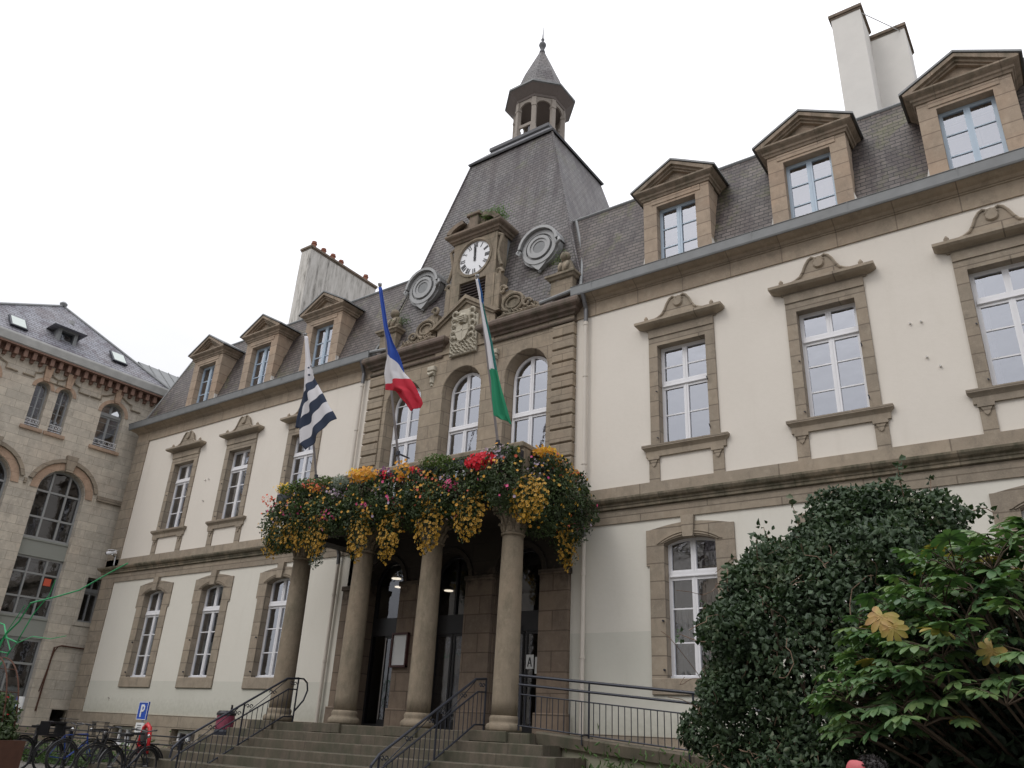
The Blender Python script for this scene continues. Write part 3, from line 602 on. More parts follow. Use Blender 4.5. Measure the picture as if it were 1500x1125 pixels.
# attic scrolls either side
for s in (-1,1):
    m=MB()
    m.poly([(XC+s*1.15,11.86),(XC+s*1.15,12.75),(XC+s*1.4,12.80),(XC+s*1.75,12.62),(XC+s*1.98,12.3),(XC+s*2.2,12.22),(XC+s*2.5,12.08),(XC+s*2.62,11.86)],-.05,.25)
    cx,cz=XC+s*1.55,12.35
    m.tube([(cx+.34*math.cos(a),-.08,cz+.27*math.sin(a)) for a in np.linspace(0,2*PI,17)],.045,6)
    m.tube([(cx+.22*math.cos(a),-.08,cz+.17*math.sin(a)) for a in np.linspace(0,2*PI,13)],.03,6)
    m.tube([(XC+s*(2.02+.16*math.cos(a)*(1-a/9)),-.09,12.2+.14*math.sin(a)*(1-a/9)) for a in np.linspace(0,7,16)],.04,6)
    m.tube([(XC+s*(1.2+.13*math.cos(a)*(1-a/9)),-.10,12.82+.14*math.sin(a)*(1-a/9)) for a in np.linspace(0,7,16)],.05,6)
    m.tube([(XC+s*1.1,-.1,11.95),(XC+s*1.35,-.12,12.0),(XC+s*1.6,-.1,11.96),(XC+s*1.9,-.1,11.98),(XC+s*2.2,-.1,12.02),(XC+s*2.5,-.08,11.95)],.05,6)
    for i in range(9): m.tube([(XC+s*(1.25+i*.13),-.09,12.0+.03*math.sin(i*2)),(XC+s*(1.3+i*.13),-.14,12.06+.05*math.sin(i)),(XC+s*(1.36+i*.13),-.1,12.02)],.03,5)
    m.obj('attic_scroll',M['attic'],hall)
    # pedestal with a small seated stone figure (lion)
    p=MB(); x=XC+s*3.08; p.bev(x-.33,x+.33,-.08,.5,12.1,12.58,.01); p.sweep([(x-.33,.5),(x-.33,-.08),(x+.33,-.08),(x+.33,.5)],[(0,12.58),(.05,12.60),(.08,12.66),(.12,12.68),(.12,12.74),(0,12.76)]); p.bev(x-.24,x+.24,-.02,.44,12.76,12.84,.01)
    p.obj('pedestal',M['attic'],hall)
    l=MB(); l.lathe([(.2,12.84),(.23,12.95),(.2,13.1),(.15,13.22),(.1,13.3)],x,.2,10); l.lathe([(0,13.24),(.11,13.28),(.15,13.38),(.12,13.48),(.05,13.53),(0,13.54)],x-.02,.12,10)
    for k in (-1,1): l.tube([(x+k*.1,.05,13.15),(x+k*.1,-.05,12.98),(x+k*.1,-.02,12.86)],[.06,.05,.05],6); l.tube([(x+k*.17,.3,12.9),(x+k*.2,.1,12.93),(x+k*.18,0,12.87)],[.08,.07,.04],6)
    l.obj('stone_lion',M['attic'],hall,smooth=True)
    g=MB(); g.tube([(XC+s*2.55,-.25,11.93),(XC+s*3.9,-.3,12.02)],.055,8); g.obj('gutter',M['zinc'],hall)
# --- clock aedicule
m=MB(); zb,zt=12.1,15.02
n=24; cz=14.34
circ=lambda r,n=24:[(XC+r*math.cos(2*PI*i/n),cz+r*math.sin(2*PI*i/n)) for i in range(n)]
def sq(r):
    out=[]
    for i in range(24):
        a=2*PI*i/24; c,s_=math.cos(a),math.sin(a); k=1/max(abs(c),abs(s_)); out.append((XC+r*c*k,cz+r*s_*k))
    return out
m.ring(sq(.66),circ(.56),.0,.14)
m.box(XC-.8,XC-.66,.0,.5,zb,zt); m.box(XC+.66,XC+.8,.0,.5,zb,zt); m.box(XC-.66,XC+.66,.0,.14,15.0,zt); m.box(XC-.66,XC+.66,.13,.5,13.62,zt)
m.box(XC-.66,XC-.48,.0,.5,zb,13.68); m.box(XC+.48,XC+.66,.0,.5,zb,13.68); m.box(XC-.48,XC+.48,0,.3,13.58,13.68)
m.ring(circ(.65),circ(.59),-.03,.0); m.ring(circ(.60),circ(.562),-.012,.02)
for s in (-1,1):
    m.tube([(XC+s*(.90+.13*math.cos(a)*(1-a/10)),.06,13.55+.15*math.sin(a)*(1-a/10)) for a in np.linspace(0,7,14)],.06,6)
    m.tube([(XC+s*.82,.05,14.9),(XC+s*.95,.05,14.82),(XC+s*.90,.05,14.6),(XC+s*.84,.05,14.3),(XC+s*.90,.05,14.0),(XC+s*.98,.05,13.8)],[.05,.06,.05,.04,.05,.05],6)
    m.bev(XC+s*.9-.1,XC+s*.9+.1,.0,.45,12.1,13.5,.02)
m.box(XC-.98,XC-.8,.1,.5,12.1,13.2); m.box(XC+.8,XC+.98,.1,.5,12.1,13.2)
m.obj('clock_surround',M['attic'],hall)
c=MB(); c.sweep([(XC-.82,1.1),(XC-.82,0),(XC+.82,0),(XC+.82,1.1)],[(0,15.0),(.03,15.0),(.06,15.06),(.10,15.08),(.12,15.14),(.19,15.18),(.22,15.22),(.22,15.28),(0,15.30)])
o_=[(XC+.98*math.cos(a),15.30+.40*math.sin(a)) for a in np.linspace(.05,1.15,7)]; i_=[(XC+.80*math.cos(a),15.28+.28*math.sin(a)) for a in np.linspace(.05,1.15,7)]
for s in (-1,1):
    f=lambda L:[(XC+s*(x-XC),z) for x,z in L]
    c.ring(f(o_),f(i_),-.22,.6,close=False); c.ring(f([(XC+(x-XC)*.93,15.28+(z-15.28)*.86) for x,z in o_]),f(i_),-.12,.6,close=False)
c.box(XC-.78,XC+.78,.0,.6,15.28,15.45); c.bev(XC-.17,XC+.17,-.18,.5,15.30,15.74,.02); c.bev(XC-.24,XC+.24,-.24,.5,15.70,15.80,.02); c.poly([(XC-.5,15.4),(XC+.5,15.4),(XC+.3,15.62),(XC-.3,15.62)],-.05,.5)
fixnormals(c.obj('clock_pediment',M['dirty'],hall))
c=MB(); c.box(XC-.79,XC+.79,.5,2.0,12.3,15.2); c.obj('clock_cheek',M['zinc'],hall)
l=MB(); l.box(XC-.48,XC+.48,.28,.3,12.1,13.6)
for i in range(9):
    z=12.75+i*.095; l.add([(XC-.48,.05,z),(XC+.48,.05,z),(XC+.48,.17,z+.07),(XC-.48,.17,z+.07),(XC-.48,.05,z+.014),(XC+.48,.05,z+.014),(XC+.48,.17,z+.084),(XC-.48,.17,z+.084)],[(0,1,2,3),(4,7,6,5),(0,4,5,1)])
l.obj('louvre',simple('louvre_wood',(.12,.095,.09),.8),hall)
k=MB(); k.add([(XC+.565*math.cos(2*PI*i/40),.03,cz+.565*math.sin(2*PI*i/40)) for i in range(40)],[tuple(range(40))]); ck=k.obj('clock_face',M['clock_white'],hall)
nm=MB()
def bar(mb,x0,z0,x1,z1,w,y0=.022,y1=.03):
    dx,dz=x1-x0,z1-z0; L=math.hypot(dx,dz); nx,nz=-dz/L*w/2,dx/L*w/2
    mb.poly([(x0+nx,z0+nz),(x0-nx,z0-nz),(x1-nx,z1-nz),(x1+nx,z1+nz)],y0,y1)
for h,txt in enumerate(['XII','I','II','III','IV','V','VI','VII','VIII','IX','X','XI']):
    wd={'I':.042,'V':.082,'X':.082}; tot=sum(wd[ch] for ch in txt); x=-tot/2; a=-h*PI/6; loc=MB()
    for ch in txt:
        w=wd[ch]; cx=x+w/2; hh=.082
        if ch=='I': bar(loc,cx,-hh,cx,hh,.026)
        elif ch=='V': bar(loc,cx-.028,hh,cx,-hh,.025); bar(loc,cx+.024,hh,cx,-hh,.009)
        else: bar(loc,cx-.026,hh,cx+.026,-hh,.018); bar(loc,cx+.026,hh,cx-.026,-hh,.009)
        x+=w
    Mx=Matrix.Translation((XC,0,cz))@Matrix.Rotation(-a,4,'Y')@Matrix.Translation((0,0,.445)); nm.join(loc,Mx)
fixnormals(nm.obj('clock_numeral',M['black'],ck))
h=MB()
for ang,L,w in ((PI/2+.05,.47,.045),(PI/2+.02,.34,.07)):
    c_,s_=math.cos(ang),math.sin(ang); bar(h,XC-c_*.1,cz-s_*.1,XC+c_*L,cz+s_*L,w,.0+(.01 if L<.4 else 0),.008+(.01 if L<.4 else 0)); 
bar(h,XC-.03,cz+.25,XC+.03,cz+.25,.06,.01,.018); h.poly([(XC+.035*math.cos(a),cz+.035*math.sin(a)) for a in np.linspace(0,2*PI,12,endpoint=False)],-.005,.03)
fixnormals(h.obj('clock_hand',M['black'],ck))
# --- oculi
for s in (-1,1):
    m=MB(); x,z=XC+s*2.13,14.08
    el=lambda a,b,dz=0:[(x+a*math.cos(2*PI*i/28),z+dz+b*math.sin(2*PI*i/28)) for i in range(28)]
    m.ring(el(.62,.60),el(.50,.48),.28,1.0); m.ring(el(.56,.54),el(.44,.42),.2,.3); m.ring(el(.47,.45),el(.36,.34),.27,1.0); m.ring(el(.38,.36),el(.29,.27),.17,.4); 
    m.ring(el(.30,.28),el(.20,.19),.20,.4)
    t1=[(x+.66*math.cos(a),z+.64*math.sin(a)) for a in np.linspace(.1,PI-.1,12)]; t2=[(x+.58*math.cos(a),z+.56*math.sin(a)) for a in np.linspace(.1,PI-.1,12)]; m.ring(t1,t2,.10,.9,close=False)
    for k in (-1,1): m.tube([(x+k*.64,.18,z+.08),(x+k*.70,.15,z-.04),(x+k*.6,.15,z-.12),(x+k*.58,.15,z-.02)],.05,6)
    m.poly([(x-.25,z-.5),(x+.25,z-.5),(x+.12,z-.64),(x,z-.74),(x-.12,z-.64)],.22,.6); m.lathe([(0,z-.8),(.05,z-.76),(.04,z-.7)],x,.3,8)
    o=m.obj('oculus',M['lead'],hall); fixnormals(o)
    g=MB(); g.poly(el(.22,.21),.22,.235); g.obj('pane',M['zinc'],o); g=MB(); g.poly(el(.28,.27),.40,.42); g.obj('oculus_backing',M['black'],o)
# --- pavilion roof (tower), platform, lantern
def frus(levels,cx,cy):
    m=MB(); v=[]
    for hx,hy,z in levels: v+=[(cx-hx,cy-hy,z),(cx+hx,cy-hy,z),(cx+hx,cy+hy,z),(cx-hx,cy+hy,z)]
    f=[]
    for i in range(len(levels)-1):
        for k in range(4): j=(k+1)%4; f.append((4*i+k,4*i+j,4*i+4+j,4*i+4+k))
    f.append((len(v)-4,len(v)-3,len(v)-2,len(v)-1)); return m.add(v,f)
CY=2.94
lv=[]
for z in (11.9,12.6,13.6,15,16.5,18,19.35):
    t_=(19.35-z)/7.15; lv.append((1.62+1.93*t_+(.10*max(0,t_-.8)/.2),1.55+1.22*t_+(.10*max(0,t_-.8)/.2),z))
frus(lv,XC,CY).obj('tower_roof',M['slate_tower'],hall)
m=frus([(1.69,1.62,19.30),(1.72,1.65,19.36),(1.66,1.6,19.42),(1.15,1.12,20.02),(1.15,1.12,20.06)],XC,CY); m.obj('tower_cap',M['lead_dark'],hall)
m=frus([(1.17,1.14,20.02),(1.21,1.18,20.06),(1.21,1.18,20.18),(1.12,1.10,20.22),(1.0,1.0,20.3)],XC,CY); m.obj('lantern_platform',M['lead_dark'],hall)
m=MB()
for sx in (-1,1): m.tube([(XC+sx*(lv[0][0]),CY-lv[0][1],11.9),(XC+sx*lv[3][0],CY-lv[3][1],15),(XC+sx*1.62,CY-1.55,19.35)],.035,6)
m.obj('hip_flashing',M['slate_tower'],hall)
m=MB(); 
for sx in (-1,1): m.tube([(XC+sx*3.62,-.0,12.2),(XC+sx*3.33,.55,13.6),(XC+sx*2.85,.97,15.15)],.05,6)
m.obj('valley_flashing',M['zinc'],hall)
wood=simple('weathered_lantern_wood',(.34,.30,.26),.85,0,.25,9,.2)
def octp(r,z,off=PI/8): return [(XC+r*math.cos(off+k*PI/4),CY+r*math.sin(off+k*PI/4),z) for k in range(8)]
m=MB(); m.lathe([(.98,20.22),(.98,20.32),(.92,20.36),(.90,20.42),(.86,20.42)],XC,CY,8,off=PI/8); 
for k in range(8):
    a=PI/8+k*PI/4; cx,cy=XC+.86*math.cos(a),CY+.86*math.sin(a)
    loc=MB(); loc.box(-.07,.07,-.075,.075,20.4,22.0); loc.box(-.085,.085,-.095,.095,20.4,20.75); loc.box(-.085,.085,-.09,.09,21.62,21.70); m.join(loc,Matrix.Translation((cx,cy,0))@Matrix.Rotation(a,4,'Z'))
    # arched head between posts
    b_=PI/8+(k+1)*PI/4; p0=Vector((XC+.86*math.cos(a),CY+.86*math.sin(a),0)); p1=Vector((XC+.86*math.cos(b_),CY+.86*math.sin(b_),0)); mid=(p0+p1)/2; w=(p1-p0).length/2-.05
    ar=MB(); top=arch_pts(w,21.68,w*.85,10); ot=[(w+.02-(2*w+.04)*i/10,22.08) for i in range(11)]; ar.ring(ot,top,-.03,.03,close=False)
    ang=math.atan2(p1.y-p0.y,p1.x-p0.x); m.join(ar,Matrix.Translation(mid)@Matrix.Rotation(ang,4,'Z'))
    if k in (4,5,3): rl=MB(); rl.box(-w,w,-.03,.03,20.86,20.98); rl.box(-w,w,-.02,.02,21.52,21.56) if k==4 else None; m.join(rl,Matrix.Translation(mid)@Matrix.Rotation(ang,4,'Z'))
lan=m.obj('lantern',wood,hall)
m=MB(); m.lathe([(.80,22.02),(.92,22.05),(.95,22.12),(1.0,22.16),(1.24,22.38)],XC,CY,8,off=PI/8,cap=False); m.add(octp(.84,22.06),[tuple(range(8))]); m.obj('lantern_eaves',simple('eaves_wood',(.20,.17,.155),.85),lan)
m=MB(); m.lathe([(1.24,22.38),(1.29,22.40),(1.29,22.47),(1.22,22.5)],XC,CY,8,off=PI/8,cap=False); m.obj('eaves_flashing',M['zinc'],lan)
m=MB(); m.lathe([(1.24,22.49),(1.05,22.66),(.86,22.98),(.70,23.5),(.40,24.25),(.10,25.0),(.06,25.1)],XC,CY,8,off=PI/8); m.obj('spire',M['slate_tower'],hall)
m=MB(); m.lathe([(.12,24.95),(.11,25.05),(.07,25.15),(.10,25.25),(.14,25.36),(.13,25.44),(.06,25.52),(.045,25.6),(.07,25.66),(.03,25.74),(.02,26.0),(.008,26.35)],XC,CY,10); m.obj('finial',M['lead_dark'],hall,smooth=True)
m=MB(); m.lathe([(.28,20.7),(.27,20.8),(.2,20.9),(.17,21.05),(.1,21.15),(.0,21.17)],XC-.2,CY,14); m.obj('bell',simple('bronze_bell',(.10,.11,.09),.5,.7),lan)
m=MB(); m.add([(XC+.12,CY-.80,20.42),(XC+.60,CY-.75,20.42),(XC+.1,CY-.78,20.95),(XC+.12,CY-.76,20.42),(XC+.60,CY-.71,20.42),(XC+.1,CY-.74,20.95)],[(0,1,2),(3,5,4),(0,2,5,3),(1,4,5,2)]); m.obj('loudspeaker_panel',M['iron'],lan)
# --- chimneys
def chimney(boxes,mat,capm,name,pots=()):
    m=MB()
    for (x0,x1,y0,y1,zt) in boxes: m.box(x0,x1,y0,y1,14,zt)
    o=m.obj(name,mat,hall)
    c=MB()
    for (x0,x1,y0,y1,zt) in boxes: c.box(x0-.05,x1+.05,y0-.05,y1+.05,zt+.003,zt+.09); c.box(x0-.02,x1+.02,y0-.02,y1+.02,zt-.05,zt+.002)
    c.obj('chimney_cap',capm,o)
    for (x,y,z,h_) in pots:
        p=MB(); p.lathe([(.12,z),(.125,z+.05),(.10,z+.08),(.095,z+h_*.7),(.12,z+h_*.75),(.12,z+h_*.82),(.095,z+h_*.86),(.10,z+h_),(.07,z+h_)],x,y,10); p.obj('chimney_pot',M['terracotta'],o)
chimney([(-22.55,-22.0,1.2,4.75,18.62)],M['concrete'],M['dirty'],'chimney',[(-22.27,1.5,18.7,.42),(-22.27,2.0,18.7,.38),(-22.27,2.5,18.7,.4),(-22.27,2.95,18.7,.36),(-22.27,4.35,18.7,.42)])
chimney([(-2.50,-1.81,1.02,1.95,18.55),(-1.90,-1.02,1.952,2.95,18.30)],M['white_render'],M['dirty'],'chimney',[])
m=MB(); m.tube([(-1.85,1.05,18.45),(-1.1,1.98,18.2)],.012,6); m.obj('chimney_tie_bar',M['steel'],hall)
m=MB(); m.box(-1.62,-1.42,2.2,2.6,18.39,18.5); m.obj('chimney_vent',M['dirty'],hall)
# --- downpipes
for x in (XC-3.86,XC+3.86):
    m=MB(); m.tube([(x,-.10,1.75),(x,-.10,5.75)],.05,10); m.tube([(x,-.12,6.9),(x,-.12,11.15)],.05,10); 
    for z in (3.2,4.9,7.4,9.6,11.0): m.lathe([(.062,z),(.062,z+.05)],x,-.10 if z<6 else -.12,10)
    m.obj('downpipe',M['downpipe'] if x>XC else M['downpipe'],hall)
    m=MB(); m.tube([(x,-.12,11.1),(x,-.12,11.45),(x,-.2,11.6),(x,-.3,11.82)],.055,8); m.obj('gutter_outlet',M['metal_pipe'],hall); m=MB(); m.tube([(x,-.12,6.95),(x,-.18,6.7),(x,-.27,6.5),(x,-.27,6.3),(x,-.12,6.0),(x,-.10,5.72)],.052,8); m.obj('downpipe_offset',M['metal_pipe'],hall)
# --- wall studs and lamps left on the render
for x,z in ((-1.8,9.17),(-1.61,9.16),(-1.62,8.42),(-1.43,8.19),(-23.81,9.14),(-23.63,9.15),(-23.69,8.4),(-26.6,2.2)):
    m=MB(); m.tube([(x,.02,z),(x,-.05,z)],.02,6); m.obj('wall_stud',M['concrete'],hall)
# --- iron shutter hooks on the surrounds
for c in BL+BR:
    m=MB()
    for z in (7.8,8.9): m.tube([(c+.585,-.05,z),(c+.6,-.09,z),(c+.59,-.11,z+.05)],.012,5); m.tube([(c-.6,-.05,z-.05),(c-.61,-.09,z-.05)],.014,5)
    for z in (2.98,3.9): m.tube([(c-.60,-.04,z),(c-.60,-.08,z)],.022,5)
    m.obj('shutter_hook',M['iron'],hall)
# --- porch: columns, entablature, balcony
for c in (-3.22,-1.06,1.06,3.22):
    x,y=XC+c,-1.85; m=MB(); prof=[]
    for i in range(13):
        t_=i/12; prof.append((.248-.030*t_**1.6,2.0+3.42*t_))
    m.lathe(prof,x,y,28); col=m.obj('column',M['column'],hall,smooth=True)
    b_=MB(); b_.lathe([(.33,1.735),(.345,1.77),(.345,1.82),(.32,1.86),(.28,1.88),(.275,1.91),(.285,1.95),(.27,1.99),(.25,2.01)],x,y,28); b_.obj('base',M['column'],col,smooth=True)
    k=MB(); k.lathe([(.218,5.42),(.25,5.43),(.255,5.46),(.22,5.48),(.21,5.55),(.22,5.7),(.27,5.86),(.30,5.92)],x,y,20); k.box(x-.33,x+.33,y-.33,y+.33,5.92,6.0)
    for tier in (0,1):
        for j in range(10):
            a=2*PI*j/10+tier*PI/10; z=5.5+tier*.18; r0=.21+tier*.02
            k.tube([(x+r0*math.cos(a),y+r0*math.sin(a),z),(x+(r0+.03)*math.cos(a),y+(r0+.03)*math.sin(a),z+.12),(x+(r0+.09)*math.cos(a),y+(r0+.09)*math.sin(a),z+.17),(x+(r0+.1)*math.cos(a),y+(r0+.1)*math.sin(a),z+.13)],[.035,.045,.035,.02],5)
    for sx in (-1,1):
        for sy in (-1,1): k.tube([(x+sx*(.24+.06*math.cos(a)*(1-a/8)),y+sy*(.24+.06*math.cos(a)*(1-a/8)),5.85+.06*math.sin(a)*(1-a/8)) for a in np.linspace(0,6,10)],.025,5)
    k.obj('capital',M['attic'],col)
m=MB(); m.box(XC-3.55,XC+3.55,-2.12,-1.58,6.0,6.22); m.box(XC-3.55,XC-3.05,-1.58,0,6.0,6.22); m.box(XC+3.05,XC+3.55,-1.58,0,6.0,6.22)
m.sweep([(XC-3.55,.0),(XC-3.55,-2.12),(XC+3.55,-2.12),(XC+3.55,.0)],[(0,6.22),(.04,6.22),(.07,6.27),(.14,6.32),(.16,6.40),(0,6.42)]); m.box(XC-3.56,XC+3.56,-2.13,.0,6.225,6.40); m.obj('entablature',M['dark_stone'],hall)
bal=MB(); bal.box(XC-3.6,XC+3.6,-2.2,-2.0,6.42,6.52); bal.box(XC-3.6,XC-3.4,-2.0,0,6.42,6.52); bal.box(XC+3.4,XC+3.6,-2.0,0,6.42,6.52)
bal.sweep([(XC-3.62,.0),(XC-3.62,-2.22),(XC+3.62,-2.22),(XC+3.62,.0)],[(-.24,7.18),(-.0,7.18),(.03,7.22),(.03,7.30),(0,7.33),(-.24,7.33),(-.24,7.18)])
for px in (-3.5,-1.16,1.16,3.5): bal.box(XC+px-.14,XC+px+.14,-2.2,-1.96,6.52,7.18)
for sx in (-1,1): bal.box(XC+sx*3.5-.12,XC+sx*3.5+.12,-.25,0,6.52,7.18)
bo=bal.obj('balcony',M['attic'],hall)
bx=MB(); bx.lathe([(.07,6.52),(.07,6.56),(.035,6.6),(.05,6.68),(.075,6.78),(.06,6.9),(.035,7.0),(.035,7.05),(.065,7.1),(.065,7.18)],0,0,10)
bmesh0=bx.obj('baluster',M['attic'],bo,smooth=True)
spots=[(XC+x,-2.09) for x in [-3.2,-2.98,-2.76,-2.54,-2.32,-2.1,-1.88,-1.66,-1.44]+[-.88,-.66,-.44,-.22,0,.22,.44,.66,.88]+[1.44,1.66,1.88,2.1,2.32,2.54,2.76,2.98,3.2]]+[(XC+s*3.5,y) for s in (-1,1) for y in (-1.75,-1.5,-1.25,-1.0,-.75,-.5)]
for i,(x,y) in enumerate(spots):
    o=bmesh0 if i==0 else bmesh0.copy()
    if i: COL.objects.link(o); o.parent=bo
    o.location=(x,y,0)
# --- doors behind the columns
for i,c in enumerate((-2.1,0,2.1)):
    x=XC+c; f=MB(); y=.34
    n=12; f.ring([(x-.62,1.72),(x+.62,1.72)]+arch_pts(.62,5.12,.62,n,x),[(x-.55,1.8),(x+.55,1.8)]+arch_pts(.55,5.12,.55,n,x),y,y+.1)
    f.box(x-.6,x+.6,y-.01,y+.1,3.86,4.30); f.box(x-.03,x+.03,y-.005,y+.09,4.3,5.6) if i==1 else None
    d=f.obj('door_frame',M['black'],hall)
    g=MB(); tp=arch_pts(.56,5.12,.56,n,x); pts=[(x-.56,4.3),(x+.56,4.3)]+tp; g.add([(a,y+.05,b_) for a,b_ in pts],[tuple(range(len(pts)))]); g.obj('fanlight',M['glass_dark'],d)
    if i==0:
        # left leaf stands open, right leaf shut
        g=MB(); g.box(x-.1,x+.55,y+.04,y+.06,1.85,3.86); l=g.obj('door_leaf',M['glass_dark'],d)
        g=MB(); g.ring([(x-.14,1.8),(x+.56,1.8),(x+.56,3.86),(x-.14,3.86)],[(x-.08,1.9),(x+.50,1.9),(x+.50,3.8),(x-.08,3.8)],y+.02,y+.08); g.obj('door_leaf_frame',M['black'],d)
        g=MB(); g.tube([(x-.02,y-.06,1.9),(x-.02,y-.06,3.8)],.017,8); g.obj('door_handle',M['steel'],d)
        g=MB(); g.box(x+.02,x+.46,y+.10,y+.12,2.75,3.6); g.obj('door_notice',M['curtain'],d)
    else:
        g=MB(); g.box(x-.55,x+.55,y+.04,y+.06,1.85,3.86); g.obj('door_leaf',M['glass_dark'],d)
        g=MB(); 
        for a,b_ in ((x-.56,x-.02),(x+.02,x+.56)): g.ring([(a,1.8),(b_,1.8),(b_,3.86),(a,3.86)],[(a+.05,1.92),(b_-.05,1.92),(b_-.05,3.8),(a+.05,3.8)],y+.02,y+.08)
        g.obj('door_leaf_frame',M['black'],d)
        g=MB(); g.tube([(x+(.48 if i==1 else -.1),y-.06,1.9),(x+(.48 if i==1 else -.1),y-.06,4.0)],.017,8); g.obj('door_handle',M['steel'],d)
    if i==2:
        for (a,b_,z0,z1) in ((.06,.26,3.05,3.35),(.30,.50,2.95,3.3)):
            g=MB(); g.box(x+a,x+b_,y+.0,y+.012,z0,z1); pp=g.obj('door_poster',M['paper'],d)
            if a<.1:
                t_=MB(); bar(t_,x+a+.05,z0+.05,x+a+.1,z0+.24,.025,y-.006,y-.001); bar(t_,x+a+.15,z0+.05,x+a+.1,z0+.24,.025,y-.006,y-.001); bar(t_,x+a+.07,z0+.12,x+a+.13,z0+.12,.02,y-.006,y-.001); t_.obj('poster_letter',M['black'],d)
f=MB(); f.box(XC-1.47,XC-1.43,-.21,-.12,3.06,3.84); f.box(XC-.99,XC-.95,-.21,-.12,3.06,3.84); f.box(XC-1.47,XC-.95,-.211,-.12,3.80,3.85); f.box(XC-1.47,XC-.95,-.211,-.12,3.05,3.10); nb=f.obj('notice_case',simple('oxblood_case',(.06,.02,.018),.5),hall)
g=MB(); g.box(XC-1.43,XC-.99,-.17,-.121,3.10,3.80); g.obj('notice_sheet',M['paper'],nb)
for (x,y,z) in ((XC-2.66,.97,5.44),(XC-3.5,2.0,5.44),(XC-2.47,2.98,5.44)):
    g=MB(); g.lathe([(.13,z),(.13,z+.02)],x,y,16); g.obj('ceiling_light',M['lamp'],hall)
# ---------------------------------------------------------------- steps, rails, ramp
st=thing('entrance_steps','broad flight of mossy granite steps climbing to the columned porch','steps',(XC,-4,0))
def wobj(m,name,mat,par,**k):
    # child of a located Empty, mesh given in world coordinates
    o=m.obj(name,mat,par,**k); o.location=-Vector(par.location) if par is not None and par.parent is None else (0,0,0); return o
NS=10; RISE=.172
for i in range(1,NS):
    zt=1.72-RISE*i; m=MB(); yf=-2.3-.35*i; xa,xb=-16.3-.45*i,-8.6+.5*i
    m.bev(xa,xb,yf,-1.5,zt-RISE-.02,zt,.014); m.v=[(x+.012*math.sin(x*3+i)*(1 if y<-2 else 0),y+.008*math.sin(x*2.1+i*2),z) for x,y,z in m.v]
    wobj(m,'step',M['step'],st)
m=MB(); m.bev(-16.3,-8.6,-2.3,.0,1.48,1.72,.014); m.box(-16.1,-8.9,.0,4.2,1.5,1.722); wobj(m,'landing',M['step'],st)
for c in (-3.22,-1.06,1.06,3.22): m=MB(); m.bev(XC+c-.42,XC+c+.42,-2.36,-1.45,1.55,1.737,.012); wobj(m,'column_plinth',M['step'],st)
def handrail(X,label,loop):
    t=thing('handrail',label,'handrail',(X,-3.3,.6),0,'wrought iron handrails on the entrance steps')
    T=[(-1.87,2.66),(-2.2,2.63),(-4.62,1.28),(-4.78,1.12),(-4.80,.95)]; Mi=[(-1.87,2.42),(-2.12,2.41),(-4.62,1.03),(-4.75,.9)]; B=[(-1.87,1.84),(-2.16,1.83),(-4.62,.45)]
    m=MB(); m.tube([(X,y,z) for y,z in T],.024,8); wobj(m,'top_rail',M['iron'],t)
    m=MB(); m.tube([(X,y,z) for y,z in Mi],.017,6); wobj(m,'middle_rail',M['iron'],t)
    m=MB(); m.tube([(X,y,z) for y,z in B],.017,6); wobj(m,'bottom_rail',M['iron'],t)
    def at(L,y):
        for a,b in zip(L,L[1:]):
            if b[0]<=y<=a[0]: return a[1]+(b[1]-a[1])*(y-a[0])/(b[0]-a[0])
        return L[-1][1]
    for y,zb in ((-1.87,1.72),(-3.25,1.03),(-4.62,.34)):
        m=MB(); m.tube([(X,y,zb-.0),(X,y,at(T,y))],.02,6); wobj(m,'post',M['iron'],t)
    y=-1.99
    while y>-4.6:
        if abs(y+3.25)>.05:
            m=MB(); m.tube([(X,y,at(B,y)),(X,y,at(Mi,y))],.0085,5,cap=False); wobj(m,'baluster',M['iron'],t)
        y-=.128
    m=MB()
    for yc in (-2.0,-2.55,-3.12,-3.40,-3.95,-4.5):
        zc=(at(T,yc)+at(Mi,yc))/2
        for d in (-1,1): m.tube([(X,yc+d*.045+d*.05*math.cos(a)*(1-a/8),zc+.05*math.sin(a)*(1-a/8)) for a in np.linspace(0,6,10)],.010,5)
    for ya,yb in ((-2.2,-3.1),(-3.4,-4.5)): m.tube([(X,ya,at(T,ya)-.03),(X,(ya+yb)/2,(at(T,(ya+yb)/2)+at(Mi,(ya+yb)/2))/2-.01),(X,yb,at(Mi,yb)+.03)],.009,5)
    wobj(m,'scrollwork',M['iron'],t)
    if loop: m=MB(); m.tube([(X,-1.87,2.66),(X,-1.72,2.66),(X,-1.6,2.58),(X,-1.56,2.42),(X,-1.64,2.2),(X,-1.87,1.95)],.02,6); wobj(m,'end_loop',M['iron'],t)
handrail(-9.95,'wrought iron handrail running down the steps from the rightmost column',False)
handrail(-15.4,'wrought iron handrail with a looped end running down the steps beside the leftmost column',True)
S_=-.078
rz=lambda x:1.765+S_*(x+8.6)
rw=thing('ramp_wall','low rendered wall with mossy sloping stone coping beside the access ramp right of the steps','wall',(-5.5,-1.9,0))
m=MB(); m.add([(-8.6,-2.02,-.3),(1.5,-2.02,-.3),(1.5,-2.02,rz(1.5)-.2),(-8.6,-2.02,rz(-8.6)-.2),(-8.6,-1.72,-.3),(1.5,-1.72,-.3),(1.5,-1.72,rz(1.5)-.2),(-8.6,-1.72,rz(-8.6)-.2)],[(0,1,2,3),(5,4,7,6),(0,3,7,4),(1,5,6,2)]); wobj(m,'wall_face',plaster('mossy_ramp_render',c4(.34,.31,.24)),rw)
m=MB()
xs=[-8.6,-7.5,-6.2,-4.9,-3.6,-2.3,-1,.3,1.5]
